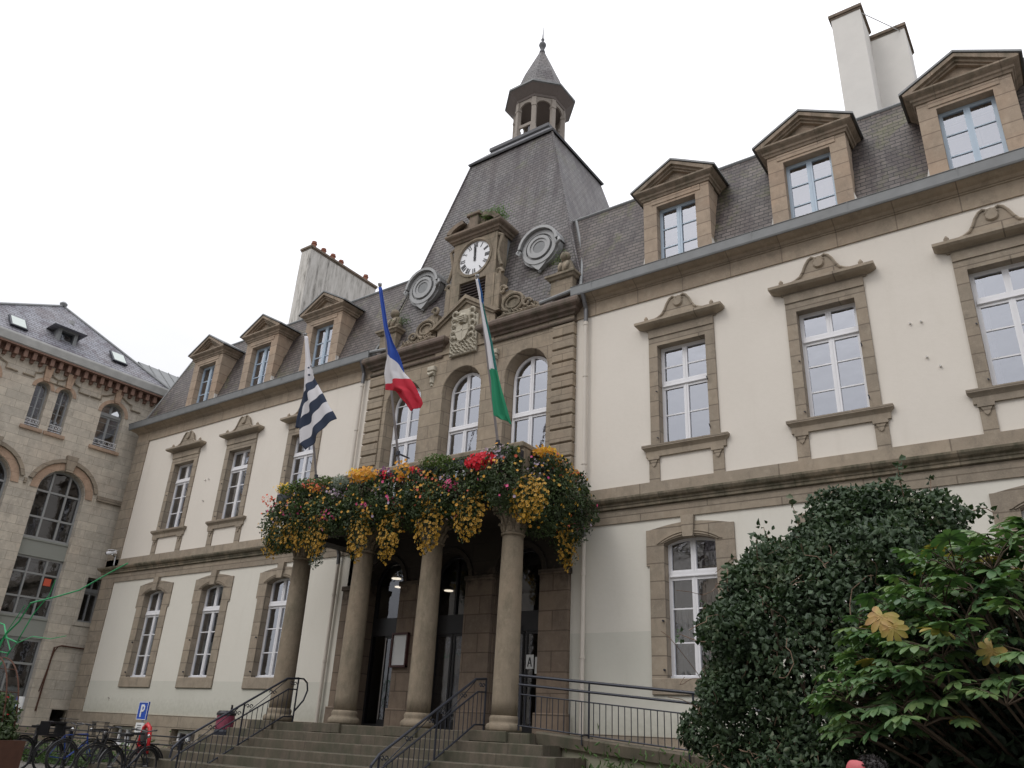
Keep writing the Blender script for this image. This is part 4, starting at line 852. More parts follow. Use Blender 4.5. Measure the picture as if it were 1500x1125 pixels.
for a,b in zip(xs,xs[1:]):
    a2=a+.004;b2=b-.004; m.add([(a2,-2.10,rz(a2)-.2),(b2,-2.10,rz(b2)-.2),(b2,-2.12,rz(b2)-.03),(a2,-2.12,rz(a2)-.03),(b2,-2.09,rz(b2)),(a2,-2.09,rz(a2)),(a2,-1.68,rz(a2)-.2),(b2,-1.68,rz(b2)-.2),(b2,-1.68,rz(b2)),(a2,-1.68,rz(a2))],[(0,1,2,3),(3,2,4,5),(5,4,8,9),(9,8,7,6),(0,6,7,1),(0,3,5,9,6),(1,7,8,4,2)])
wobj(m,'coping',M['step'],rw)
m=MB(); m.add([(-8.6,-1.72,1.70),(1.5,-1.72,rz(1.5)-.08),(1.5,.0,rz(1.5)-.08),(-8.6,.0,1.70)],[(0,1,2,3)]); ramp=wobj(m,'ramp',M['paving'],rw)
rr=thing('ramp_railing','long dark iron railing with double top rail along the access ramp','railing',(-5.5,-1.9,1.6))
zz=lambda x,d:rz(x)+d
for nm_,d,r_ in (('top_rail',.915,.026),('middle_rail',.755,.022),('baluster_rail',.585,.012),('bottom_rail',.045,.013)):
    m=MB(); m.tube([(-9.15,-1.9,zz(-9.15,d)),(1.4,-1.9,zz(1.4,d))],r_,8 if r_>.02 else 5); wobj(m,nm_,M['iron'],rr)
for x in (-9.12,-7.63,-5.67,-3.7,-1.75,.2):
    m=MB(); m.tube([(x,-1.9,zz(x,-.02 if x>-8.6 else -.04)),(x,-1.9,zz(x,.9))],.018,6); m.tube([(x,-2.0,zz(x,-.12)),(x,-2.14,zz(x,-.1)),(x,-2.14,zz(x,.05)),(x,-1.9,zz(x,.06))],.014,5) if x>-8.6 else None; wobj(m,'post',M['iron'],rr)
x=-9.0;k=0
while x<1.35:
    if min(abs(x-p) for p in (-7.63,-5.67,-3.7,-1.75,.2))>.04:
        m=MB(); m.tube([(x,-1.9,zz(x,.045)),(x,-1.9,zz(x,.585))],.0085,5,cap=False); wobj(m,'baluster',M['iron'],rr); k+=1
    x+=.122
# ---------------------------------------------------------------- foliage tools
def cloud(P,N,size,mat,name,par,seed=0,shape='leaf',spread=.8,droop=0.0,asp=.55,fold=.18):
    rg=np.random.default_rng(seed); P=np.asarray(P,float); n=len(P)
    N=np.asarray(N,float)+rg.normal(0,spread,(n,3)); N/=np.linalg.norm(N,axis=1)[:,None]+1e-9
    T=rg.normal(0,1,(n,3)); T[:,2]-=droop; T-=N*np.sum(T*N,1)[:,None]; T/=np.linalg.norm(T,axis=1)[:,None]+1e-9; B=np.cross(N,T)
    s=np.asarray(size)*np.ones(n)*rg.uniform(.7,1.25,n); s=s[:,None]
    if shape=='leaf':
        V=np.stack([P-T*s*.5,P+B*s*asp*.5-N*s*fold-T*s*.05,P+B*s*asp*.3+T*s*.3-N*s*fold*.8,P+T*s*.5-N*s*fold*.6,P-B*s*asp*.3+T*s*.3-N*s*fold*.8,P-B*s*asp*.5-N*s*fold-T*s*.05],1); k=6
        F=[(0,1,2,3),(0,3,4,5)]
    else: # five or six petalled disc
        q=10; ang=np.linspace(0,2*np.pi,q,endpoint=False); r=np.where(np.arange(q)%2==0,.5,.36)
        V=np.stack([P+(T*np.cos(a)+B*np.sin(a))*s*rr_-N*s*.06*0 for a,rr_ in zip(ang,r)]+[P+N*s*(-.12)],1); k=q+1
        F=[(i,(i+1)%q,q) for i in range(q)]
    V=V.reshape(-1,3); F=np.array(F); nf=len(F); L=F.shape[1]
    idx=(F[None]+(np.arange(n)*k)[:,None,None]).reshape(-1)
    me=bpy.data.meshes.new(name); me.vertices.add(len(V)); me.vertices.foreach_set('co',V.ravel()); me.loops.add(len(idx)); me.loops.foreach_set('vertex_index',idx.astype(np.int32))
    me.polygons.add(n*nf); me.polygons.foreach_set('loop_start',(np.arange(n*nf)*L).astype(np.int32)); me.update(calc_edges=True); me.materials.append(mat)
    o=bpy.data.objects.new(name,me); COL.objects.link(o)
    if par is not None: o.parent=par; o.location=-Vector(par.location)
    return o
def shell(n,E,rg,inner=.7,gap=0):
    # points in the outer layer of a union of ellipsoids (cx,cy,cz,rx,ry,rz)
    E=np.array(E,float); vol=E[:,3]*E[:,4]+E[:,4]*E[:,5]+E[:,3]*E[:,5]; out=[];nrm=[]; tot=0
    while tot<n:
        i=rg.choice(len(E),n,p=vol/vol.sum()); d=rg.normal(0,1,(n,3)); d/=np.linalg.norm(d,axis=1)[:,None]; r=rg.uniform(inner,1.04,n)[:,None]
        p=E[i,:3]+d*E[i,3:6]*r
        q=np.min(np.sum(((p[:,None]-E[None,:,:3])/E[None,:,3:6])**2,2),1); keep=q>inner**2*.8
        out.append(p[keep]); nrm.append(d[keep]); tot+=keep.sum()
    return np.concatenate(out)[:n],np.concatenate(nrm)[:n]
rg=np.random.default_rng(11)
# ---------------------------------------------------------------- trailing plants on the balcony
def ell(n,c,r,rg,inner=.5):
    d=rg.normal(0,1,(n,3)); d/=np.linalg.norm(d,axis=1)[:,None]; q=rg.uniform(inner,1.0,n)[:,None]; return np.array(c)+d*np.array(r)*q,d
def hanging(x,y,ax,label,lobes,blooms,casc,nleaf=2100,low=None):
    # ax: outward direction ('y' front, 'x' right side, 'w' left side)
    out={'y':(0,-1,0),'x':(1,0,0),'w':(-1,0,0)}[ax]; o=np.array(out)
    t=thing('trailing_plant',label,'flowers',(x,y,6.9),0,'flowering plants trailing from the balcony')
    E=[]
    al=np.array([1,0,0]) if ax=='y' else np.array([0,1,0])
    for (da,z,w,h,b) in lobes:
        b*=1.12; c=np.array([x,y,z-.08])+al*da+o*b*.5; rad=al*w*1.05+np.abs(o)*b+np.array([0,0,h*1.08]); E.append((*c,*rad))
    for q in range(9):
        e=E[int(rg.integers(0,len(lobes)))]; d=rg.normal(0,1,3); d/=np.linalg.norm(d); s_=rg.uniform(.10,.2); E.append((e[0]+d[0]*e[3]*.9,e[1]+d[1]*e[4]*.9,e[2]+d[2]*e[5]*.9,s_,s_,s_*1.1))
    P,N=shell(int(nleaf*1.25),E,rg,.55); cloud(P,N,.072,M['leaf_bed'],'foliage',t,int(rg.integers(1e6)),droop=.9,fold=.3)
    P,N=shell(110,E,rg,.9); k=P[:,2]>6.2; cloud(P[k],N[k]+np.array([0,0,.3]),.07,M['leaf_light'],'young_leaves',t,int(rg.integers(1e6)))
    for kind_,n_ in (('orange',20),('coral',5),('pinkf',5),('peach',46),('mauve',5)):
        P,N=shell(n_,E,rg,.96); k=np.sum(N*o,1)>-.1; cloud(P[k]+N[k]*.03,N[k]+o*.6,.068,M[kind_],'scattered_blossoms',t,int(rg.integers(1e6)),shape='disc',spread=.3)
    for (kind,da,z,w,h,nn,sz) in blooms:
        c=np.array([x,y,z])+al*da+o*.42; rad=al*w+np.abs(o)*.22+np.array([0,0,h]); P,N=ell(nn,c,rad,rg,.5); 
        if kind in ('leaf_light','leaf_silver','leaf_bed','weed'): cloud(P,N,sz,M[kind],'light_foliage',t,int(rg.integers(1e6)),droop=-.3)
        else: cloud(P,o*1.2+N*.6,sz,M[kind],'blossom',t,int(rg.integers(1e6)),shape='disc',spread=.35,kind='stuff') if False else cloud(P,o*1.2+N*.6,sz,M[kind],'blossoms',t,int(rg.integers(1e6)),shape='disc',spread=.35)
    for (da,z,w,h,nn) in casc:
        z+=.17; h*=1.22; w*=1.08; nn=int(nn*1.25)
        c=np.array([x,y,z])+al*da+o*.34; rad=al*w+np.abs(o)*.16+np.array([0,0,h]); P,N=ell(int(nn*1.6),c,rad,rg,.35); P[:,2]+=.0
        cloud(P,N,.05,M['leaf_bed'],'cascade_foliage',t,int(rg.integers(1e6)),droop=1)
        P,N=ell(nn,c,rad,rg,.55); keep=np.sum((P-c)*o,1)>-.06; P=P[keep];N=N[keep]
        cloud(P,o*1.0+N*.8+np.array([0,0,.1]),.072,M['peach'],'cascade_blossoms',t,int(rg.integers(1e6)),shape='disc',spread=.35)
        cloud(P+o*.012,o*1.0+N*.8,.024,M['centre'],'blossom_centres',t,5,shape='disc',spread=.2)['kind']='stuff'
    if low:
        da,z,w,h,nn=low; c=np.array([x,y,z])+al*da+o*.2; P,N=ell(nn,c,al*w+np.abs(o)*.15+np.array([0,0,h]),rg,.2); cloud(P,N,.05,M['leaf_bed'],'long_trail',t,3,droop=1); P,N=ell(nn//3,c,al*w+np.abs(o)*.16+np.array([0,0,h]),rg,.7); cloud(P,N,.04,M['leaf_silver'],'long_trail_flowers',t,4,shape='disc')
    # planter trough behind
    b=MB(); hw=.42
    if ax=='y': b.box(x-hw,x+hw,y-.16,y-.02,6.9,7.08)
    elif ax=='x': b.box(x+.02,x+.16,y-hw,y+hw,6.9,7.08)
    else: b.box(x-.16,x-.02,y-hw,y+hw,6.9,7.08)
    wobj(b,'trough',M['iron'],t)
FY=-2.24
base=[(0,6.75,.56,.42,.36),(-.2,6.35,.50,.46,.42),(.22,6.2,.48,.42,.38)]
hanging(-16.25,FY,'y','trailing plant at the left front corner of the balcony with yellow blooms on top',[(0.05,6.7,.46,.42,.3),(-.05,6.3,.48,.46,.42),(.15,5.95,.44,.36,.36)],[('yellow',.1,7.12,.28,.14,60,.06),('coral',-.38,6.85,.14,.18,35,.055),('pinkf',.1,6.6,.4,.2,12,.06),('leaf_light',.3,7.05,.3,.14,260,.06)],[(.0,5.66,.42,.40,200)])
hanging(-15.3,FY,'y','trailing plant with coral tufts above a long dark trail ending in white specks',base,[('coral',.2,7.05,.32,.14,60,.055),('leaf_light',-.1,7.08,.5,.18,520,.06),('orange',.35,6.9,.2,.1,22,.06),('pinkf',-.1,6.5,.4,.2,14,.06)],[(.05,5.75,.36,.42,150),(-.4,5.72,.28,.38,80)],low=(.55,5.42,.26,.42,500))
hanging(-14.3,FY,'y','trailing plant with silvery foliage and mauve blooms above an amber cascade',base,[('leaf_silver',.25,6.98,.22,.2,420,.05),('mauve',.15,6.72,.26,.12,50,.05),('coral',-.45,6.95,.22,.12,26,.06),('pinkf',-.1,6.22,.28,.16,22,.07),('leaf_light',-.35,7.1,.35,.14,260,.06)],[(-.40,5.60,.36,.46,230)])
hanging(-13.3,FY,'y','trailing plant topped by dense golden orange daisies, left of the middle of the balcony',base,[('orange',.0,7.05,.48,.2,190,.075),('yellow',-.2,7.12,.3,.12,60,.07),('pinkf',.2,6.3,.22,.14,26,.07)],[(.02,5.52,.33,.56,250)])
hanging(-12.35,FY,'y','trailing plant with dark crimson blooms and an amber cascade above the third column',base,[('purple',-.25,7.0,.22,.14,60,.06),('redf',-.2,6.92,.18,.12,30,.06),('orange',.3,7.0,.18,.28,60,.075),('mauve',-.3,6.55,.2,.16,40,.05),('coral',.2,6.8,.12,.08,10,.07),('pinkf',.1,6.3,.2,.14,12,.07)],[(.0,5.46,.32,.58,260)])
hanging(-11.4,FY,'y','trailing plant with loose pale green sprays, directly left of the scarlet blooms',base,[('leaf_light',.25,7.05,.42,.18,520,.055),('redf',-.25,6.92,.12,.09,34,.06),('orange',.15,6.75,.12,.1,16,.07),('coral',.0,6.6,.4,.25,14,.06),('peach',.1,6.45,.4,.15,24,.06)],[(.18,5.52,.36,.56,270)])
hanging(-10.45,FY,'y','trailing plant with a large cluster of bright scarlet blooms',base,[('redf',.62,6.86,.40,.19,330,.08),('pinkf',-.15,6.45,.22,.12,50,.07),('leaf_light',-.35,6.95,.25,.2,200,.06),('mauve',-.3,6.6,.2,.1,20,.05)],[(.32,5.62,.38,.50,250)])
hanging(-9.45,FY,'y','dark leafy trailing plant with mauve blooms at the right front corner of the balcony',[(0,6.85,.5,.42,.36),(.15,6.45,.55,.48,.46),(.3,6.15,.45,.40,.42)],[('mauve',.1,6.95,.3,.2,60,.05),('mauve',-.25,7.02,.16,.16,18,.05),('pinkf',.35,6.2,.1,.06,8,.07)],[(.78,5.78,.46,.42,330)])
hanging(XC+3.50,-1.55,'x','trailing plant with a bank of golden daisies on the right flank of the balcony',[(0,6.85,.6,.42,.5),(0,6.35,.6,.5,.62),(0,5.95,.5,.4,.5)],[('orange',-.1,7.12,.55,.16,230,.075),('yellow',-.1,7.18,.4,.12,70,.07),('coral',.3,7.05,.3,.12,30,.06),('mauve',-.5,6.75,.3,.2,30,.05)],[(-.3,5.85,.3,.3,60)],3000)
hanging(XC+3.50,-.75,'x','silver edged trailing plant hanging nearest the wall on the right flank of the balcony',[(0,6.7,.5,.4,.5),(0,6.25,.5,.5,.62),(0,5.85,.42,.4,.55)],[('leaf_silver',.1,6.55,.4,.4,300,.04),('orange',.0,7.02,.35,.1,50,.06),('coral',.2,7.0,.2,.1,20,.06),('pinkf',.2,5.85,.2,.1,10,.07)],[(.0,5.26,.42,.46,190)],2500)
hanging(XC-3.62,-1.5,'w','trailing plant with small red blooms on the left flank of the balcony',[(0,6.6,.6,.42,.4),(0,6.25,.55,.42,.46)],[('coral',0,6.9,.4,.14,50,.06)],[(0,5.85,.35,.25,50)],1300)
# ---------------------------------------------------------------- flags
def flagpole(name,label,x,tip,base_z,rows_,mat,extra=None,seed=1):
    t=thing('flagpole',label,'flag',(x,-2.16,base_z-1.0),0,'flags leaning out over the balcony')
    b=Vector((x,-2.12,base_z-.9)); e=Vector(tip); m=MB(); m.tube([b,e],[.03,.024],8); wobj(m,'pole',simple('pole_grey_'+name,(.24,.22,.22),.5,.2),t)
    d=(e-b).normalized(); m=MB(); m.tube([e,e+d*.03,e+d*.05],[.03,.045,.03],10); m.tube([e+d*.05,e+d*.09],[.05,.05],10); wobj(m,'pole_cap',M['steel'],t)
    for frac in (.1,.3):
        c=b.lerp(e,frac*.6); m=MB(); m.tube([(x,-2.0,c.z),tuple(c)],.02,5); m.lathe([(.05,c.z-.05),(.05,c.z+.05)],c.x,c.y,8); wobj(m,'bracket',M['iron'],t)
    def cloth(rows_,nu=26,nv=80,amp=.05,nm='flag'):
        m=MB(); m.uv=[]; nr=len(rows_)
        for j in range(nv+1):
            tt=j/nv*(nr-1); k=min(int(tt),nr-2); f=tt-k
            def lp(a,b_): return tuple(a[i]+(b_[i]-a[i])*f for i in range(3))
            L=lp(rows_[k][0],rows_[k+1][0]); Rr=lp(rows_[k][1],rows_[k+1][1]); sl=rows_[k][2]+(rows_[k+1][2]-rows_[k][2])*f; sr=rows_[k][3]+(rows_[k+1][3]-rows_[k][3])*f
            wd=math.dist(L,Rr)
            for i in range(nu+1):
                u=i/nu; ph=seed+6.5*u+.9*math.sin(j/nv*5+seed); a=amp*min(1,wd*1.4)+.015
                p=[L[q]+(Rr[q]-L[q])*u for q in range(3)]
                p[1]+=a*math.sin(ph)+a*.5*math.sin(15*u+j/nv*3+seed); p[0]+=.012*math.sin(j/nv*22+u*5+seed)*min(1,wd); p[2]+=.012*math.sin(u*9+seed)
                m.v.append(tuple(p)); m.uv.append((u,sl+(sr-sl)*u))
        for j in range(nv):
            for i in range(nu): a=j*(nu+1)+i; m.f.append((a,a+1,a+nu+2,a+nu+1)); m.m.append(0)
        o=wobj(m,nm,mat,t,smooth=True); s=o.modifiers.new('thickness','SOLIDIFY'); s.thickness=.004; return o
    cloth(rows_)
    if extra: cloth(extra,8,24,.02,'flag_fold')
BRET=[((-15.27,-3.48,10.83),(-15.15,-3.48,10.8),0,0),((-15.1,-3.46,10.15),(-14.92,-3.46,10.11),.1,.1),((-15.1,-3.44,9.66),(-14.72,-3.44,9.65),.3,.3),((-15.06,-3.41,9.14),(-14.73,-3.41,9.58),1,1),((-15.04,-3.39,8.87),(-14.55,-3.39,9.37),2,2),((-15.04,-3.37,8.55),(-14.33,-3.37,9.08),3,3),((-15.0,-3.34,8.24),(-14.15,-3.34,8.84),4,4),((-14.96,-3.32,7.88),(-13.95,-3.32,8.57),5,5),((-14.72,-3.3,7.7),(-13.82,-3.3,8.36),6,6)]
BRB=[((-15.12,-3.3,9.7),(-15.04,-3.3,9.6),1.2,1.2),((-15.3,-3.25,8.9),(-15.0,-3.27,8.86),1.5,1.5),((-15.38,-3.2,8.42),(-15.02,-3.2,8.34),1.8,1.8)]
FR=[((-12.51,-3.68,11.35),(-12.41,-3.68,11.32),0,0),((-12.18,-3.65,10.18),(-12.06,-3.65,10.15),.4,.4),((-12.1,-3.61,9.85),(-11.88,-3.61,9.77),.7,.6),((-12.07,-3.58,9.54),(-11.69,-3.58,9.42),1,.75),((-12.14,-3.54,9.3),(-11.6,-3.54,9.18),1.3,.9),((-12.17,-3.51,9.05),(-11.53,-3.51,8.96),1.7,1.0),((-12.14,-3.47,8.8),(-11.35,-3.47,8.76),2,2.2),((-12.14,-3.44,8.68),(-11.23,-3.44,8.57),2.3,2.4),((-11.84,-3.4,8.61),(-11.13,-3.4,8.39),2.5,2.5),((-11.7,-3.37,8.41),(-11.08,-3.37,8.28),2.6,2.6),((-11.53,-3.33,8.25),(-11.06,-3.33,8.18),2.7,2.7),((-11.37,-3.3,8.04),(-11.11,-3.3,8.1),2.9,2.9)]
GR=[((-9.65,-3.5,10.77),(-9.56,-3.5,10.74),0,0),((-9.58,-3.47,10.42),(-9.46,-3.47,10.38),.3,.3),((-9.53,-3.43,10.08),(-9.43,-3.43,10.05),.5,.5),((-9.45,-3.4,9.66),(-9.32,-3.4,9.62),.7,.7),((-9.35,-3.37,9.2),(-9.19,-3.37,9.16),.8,.8),((-9.24,-3.33,8.55),(-9.05,-3.33,8.5),1,1),((-9.19,-3.3,8.32),(-9.0,-3.3,8.31),1.2,1.2),((-9.15,-3.27,7.87),(-8.86,-3.27,7.87),1.4,1.4),((-9.1,-3.23,7.53),(-8.74,-3.23,7.48),1.6,1.6),((-9.0,-3.2,7.47),(-8.67,-3.2,7.28),1.8,1.8)]
flagpole('a','black and white striped flag hanging from the leftmost of the three balcony poles',-15.32,(-15.32,-3.41,10.87),7.52,BRET,M['flag_breton'],BRB,1)
flagpole('b','blue, white and red flag hanging from the middle balcony pole',-12.52,(-12.52,-3.63,11.39),7.6,FR,M['flag_french'],None,2)
flagpole('c','furled flag, blue and white above and green below, on the pole above the scarlet blooms',-9.65,(-9.65,-3.44,10.82),7.47,GR,M['flag_green'],None,3)
# ---------------------------------------------------------------- weeds growing on the building
def weed(x,y,z,label,n=160,w=.16,h=.3,mat='weed',seed=1,sz=.16):
    r=np.random.default_rng(seed); t=thing('weed',label,'weed',(x,y,z)); P=np.array([x,y,z])+r.normal(0,1,(n,3))*np.array([w,w*.7,.02]); P[:,2]=z+np.abs(r.normal(0,1,n))*h*.5
    N=np.stack([r.normal(0,1,n),r.normal(-.3,1,n),np.ones(n)*.3],1); cloud(P,N,sz,M[mat],'leaves',t,seed,asp=.3,droop=-1.2,spread=.3); return t
weed(XC+.68,-.02,15.42,'bright green fern growing on the right end of the clock pediment',900,.19,.30,'fern',1,.075)
weed(XC-.05,-.0,15.8,'dry mossy tuft on the keystone above the clock',90,.12,.14,'leaf_light',2,.1)
weed(XC+2.9,.15,13.3,'dry weed beside the stone figure right of the clock',160,.16,.24,'leaf_light',3,.07)
weed(XC-2.75,.15,12.95,'green weed beside the stone figure left of the clock',160,.16,.26,'weed',4,.07)
for i,(x,l) in enumerate(((-6.9,'grass tuft hanging over the ramp coping near the steps'),(-5.6,'flowering weeds at the foot of the ramp railing'),(-4.9,'taller pinkish weeds at the foot of the ramp railing beside the hazel'))):
    weed(x,-2.25,1.15+.08*i,l,120,.35,.42,'weed',10+i,.12)
t=thing('broad_leaf_plant','plant with long pale green leaves at the foot of the twisted hazel','plant',(-4.45,-3.4,.6)); m=MB()
for (a,l,zr) in ((2.8,.75,.35),(3.2,.8,.1),(3.7,.6,.5),(2.4,.5,.6),(4.4,.5,.35),(1.2,.5,.6)):
    prev=None; c0=Vector((-4.4,-3.4,1.15)); pts=[]
    for i in range(8):
        f=i/7; p=c0+Vector((math.cos(a)*l*f,math.sin(a)*l*f*.6,zr*f-.5*zr*f*f-.05*f)); w=.10*math.sin(PI*min(1,f*.97+.03))**.7; side=Vector((-math.sin(a),math.cos(a),.35)).normalized(); pts.append((p-side*w,p+Vector((0,0,-.025)),p+side*w))
    for i in range(7): m.add([*pts[i],*pts[i+1]],[(0,1,4,3),(1,2,5,4)])
wobj(m,'leaves',leafmat('pale_leaf',[(.12,.2,.06),(.2,.3,.12),(.28,.36,.17)],.4,3,.3),t,smooth=True)
m=MB(); m.tube([(-4.4,-3.4,.3),(-4.42,-3.42,.8),(-4.4,-3.4,1.15)],.02,6); wobj(m,'stem',M['weed'],t)
# ---------------------------------------------------------------- twisted hazel and fatsia
t=thing('twisted_hazel','large dark twisted hazel bush with crinkled leaves covering the right wing windows','bush',(-2.3,-5,0))
E=[(-2.35,-5,2.5,1.45,1.3,1.65),(-2.1,-5,3.52,1.1,.9,.9),(-2.95,-5,3.5,.55,.5,.5),(-1.45,-5,3.95,.32,.3,.3),(-2.05,-5,4.22,.35,.3,.28),(-3.15,-5.0,3.0,.85,.8,.85),(-3.45,-5,2.0,.8,.8,.95),(-3.35,-5,1.1,.75,.8,.9),(-1.45,-5,3.2,.75,.8,.75),(-1.0,-5,2.3,1.0,1.1,1.3),(-2.3,-5.3,1.1,1.4,1.2,1.0),(-2.7,-5.2,3.45,.5,.5,.6),(-1.75,-5.1,3.9,.5,.4,.4),(-2.5,-5,3.85,.5,.45,.42)]
for k in range(60):
    e=E[rg.integers(0,7)]; d=rg.normal(0,1,3); d/=np.linalg.norm(d); d[2]=abs(d[2])*.9-.2; s=rg.uniform(.16,.42); E.append((e[0]+d[0]*e[3]*.95,e[1]+d[1]*e[4]*.95,e[2]+d[2]*e[5]*.95,s,s,s*.9))
P,N=shell(64000,E,rg,.66); keep=P[:,2]>.15; cloud(P[keep],N[keep],.069,M['leaf_hazel'],'foliage',t,21,droop=.5,spread=.95,asp=.72,fold=.42)
# sprigs that break the outline
m=MB(); SP=[];SN=[]
for k in range(120):
    e=E[rg.integers(0,11)]; d=rg.normal(0,1,3); d/=np.linalg.norm(d); d[2]=abs(d[2])*.6+.05; p=np.array(e[:3])+d*np.array(e[3:6])*.9;
    if p[2]>4.35: continue
    pts=[tuple(p)]; v=d*.07
    for i in range(5):
        v=v*.78+rg.normal(0,.045,3); p=p+v; pts.append(tuple(p)); 
        for q in range(6): SP.append(p+rg.normal(0,.045,3)); SN.append(d)
    m.tube(pts,[.010,.009,.008,.007,.006,.004],4,cap=False)
for k in range(260):  # contorted twigs over the surface
    e=E[rg.integers(0,11)]; d=rg.normal(0,1,3); d/=np.linalg.norm(d); d[1]=-abs(d[1]); p=np.array(e[:3])+d*np.array(e[3:6])*.98; pts=[tuple(p)]; v=rg.normal(0,.06,3)
    for i in range(7): v=v*.6+rg.normal(0,.05,3); p=p+v; pts.append(tuple(p))
    if max(q_[2] for q_ in pts)<4.1: m.tube(pts,.0045,4,cap=False)
wobj(m,'twigs',M['tan_twig'],t); cloud(SP,SN,.085,M['leaf_hazel'],'sprig_leaves',t,22,droop=.5,asp=.72,fold=.4)
m=MB()
for k in range(9):
    a=k*.7; x0,y0=-2.3+.25*math.cos(a),-5+.25*math.sin(a); pts=[(x0,y0,-.05)]; x,y,z=x0,y0,0
    for i in range(9): z+=.34; x+=.12*math.cos(a)+.1*math.sin(i*1.7+k); y+=.10*math.sin(a)+.1*math.cos(i*1.3+k); pts.append((x,y,z))
    m.tube(pts,[.05-.004*i for i in range(10)],6)
wobj(m,'trunk',M['bark'],t)
def palmate(M4,mb,s,seed):
    r=random.Random(seed); nl=r.choice((7,8,9)); base=len(mb.v)
    for k in range(nl):
        a=-2.2+4.4*k/(nl-1); L=s*(1-.13*abs(a)/2.2*1.8+r.uniform(-.05,.05)); w=s*.185; dr=.12+.14*r.random()
        prof=[(0,.25),(.25,.72),(.5,.80),(.72,1.0),(.88,.72),(1.0,.06)]; v=[]
        for f,ww in prof:
            cx,cy=math.sin(a)*L*f,math.cos(a)*L*f; nx,ny=math.cos(a)*w*ww,-math.sin(a)*w*ww; zc=-dr*s*f*f*1.6; e=.03*s*ww+.012*s*math.sin(f*14+k)
            v+= [(cx-nx,cy-ny,zc+e*.6),(cx,cy,zc-.02*s),(cx+nx,cy+ny,zc+e*.6)]
        f_=[]
        for i in range(5): f_+=[(3*i,3*i+1,3*i+4,3*i+3),(3*i+1,3*i+2,3*i+5,3*i+4)]
        mb.add([tuple(M4@Vector(p)) for p in v],f_)
t=thing('fatsia','fatsia bush with big glossy hand shaped leaves, a few yellowed, in the right foreground','bush',(-.4,-6.8,0))
m=MB(); my=MB(); stm=MB(); r=random.Random(5)
ros=[]
for k in range(1600):
    a=r.uniform(0,2*PI); el_=r.uniform(.0,1.0); rad=(1.95*math.cos(el_*1.45),1.5*math.cos(el_*1.45)); ros.append((-.3+rad[0]*math.cos(a),-6.3+rad[1]*math.sin(a),.9+2.6*math.sin(el_*1.45)))
sel=[]
for p in ros:
    if p[2]>1.8 and all(math.dist(p,q)>.27 for q in sel): sel.append(p)
sel+=[(-1.95,-7.1,2.05),(-1.75,-7.2,1.75),(-1.6,-6.9,2.3),(.4,-6.6,3.2),(1.2,-6.6,3.15),(.9,-6.0,3.4),(-.15,-6.4,3.35)]
for pi_,p in enumerate(sel):
    c=Vector(p); outd=Vector((p[0]+.35,p[1]+6.4,(p[2]-1.3)*.8)).normalized(); root=Vector((-.2+.1*math.sin(pi_),-5.7+.1*math.cos(pi_),.0))
    mid=root.lerp(c,.55)+Vector((0,0,.35)); stm.tube([root,root.lerp(mid,.5)+Vector((0,0,.15)),mid,mid.lerp(c,.6),c],[.022,.019,.016,.013,.010],5)
    nl=r.randint(8,11)
    for k in range(nl):
        a=2*PI*k/nl*1.618*1.6+r.random(); el_=r.uniform(-.25,.75); d=(outd*.5+Vector((math.cos(a)*math.cos(el_),math.sin(a)*math.cos(el_),math.sin(el_)*.7))).normalized(); L=r.uniform(.18,.36); e=c+d*L
        stm.tube([c,c+d*L*.5+Vector((0,0,.03)),e],.006,4,cap=False)
        fw=(d+Vector((0,0,-.35))).normalized(); up=(Vector((0,0,1))+outd*.5-fw*fw.dot(Vector((0,0,1))+outd*.5)).normalized(); sd=fw.cross(up); R4=Matrix(((sd.x,fw.x,up.x,e.x),(sd.y,fw.y,up.y,e.y),(sd.z,fw.z,up.z,e.z),(0,0,0,1)))
        s=r.uniform(.12,.20); yel=r.random()<.025
        palmate(R4,my if yel else m,s,pi_*31+k)
for (x,y,z,s,ax,ay) in ((-1.5,-7.5,2.72,.17,.5,.2),(-1.42,-7.55,2.62,.14,.8,.5),(-.72,-7.6,2.42,.14,.9,-.1)):
    R4=Matrix.Translation((x,y,z))@Matrix.Rotation(ax+.7,4,'X')@Matrix.Rotation(ay+2.6,4,'Z'); palmate(R4,my,s,int(x*100)+900)
wobj(m,'foliage',M['leaf_fatsia'],t,smooth=True); wobj(my,'yellowed_leaves',M['leaf_yellow'],t,smooth=True); wobj(stm,'stems',M['bark'],t)
t=thing('laurel_hedge','dark evergreen hedge filling the bed under the fatsia','hedge',(.5,-5,0))
P,N=shell(26000,[(-.6,-6.5,1.0,1.7,1.0,1.0),(.9,-6.6,1.2,1.5,.9,1.1),(-.2,-6.2,2.0,1.2,.8,.8),(-.6,-5.6,1.0,1.9,1.0,1.1),(.9,-5.6,1.2,1.8,1.2,1.3),(.2,-5.4,1.9,1.6,.9,1.0),(2.4,-5.4,1.3,1.5,1.2,1.5),(-1.6,-5.9,.7,1.2,.8,.8)],rg,.6); cloud(P[P[:,2]>.05],N[P[:,2]>.05],.13,M['leaf_under'],'foliage',t,31,asp=.5)
m=MB()
for k in range(10): m.tube([(-.9+.35*k,-5.5,-.05),(-.85+.35*k,-5.45,.8),(-1+.4*k,-5.5,1.6)],[.03,.025,.015],5)
wobj(m,'stems',M['bark'],t)
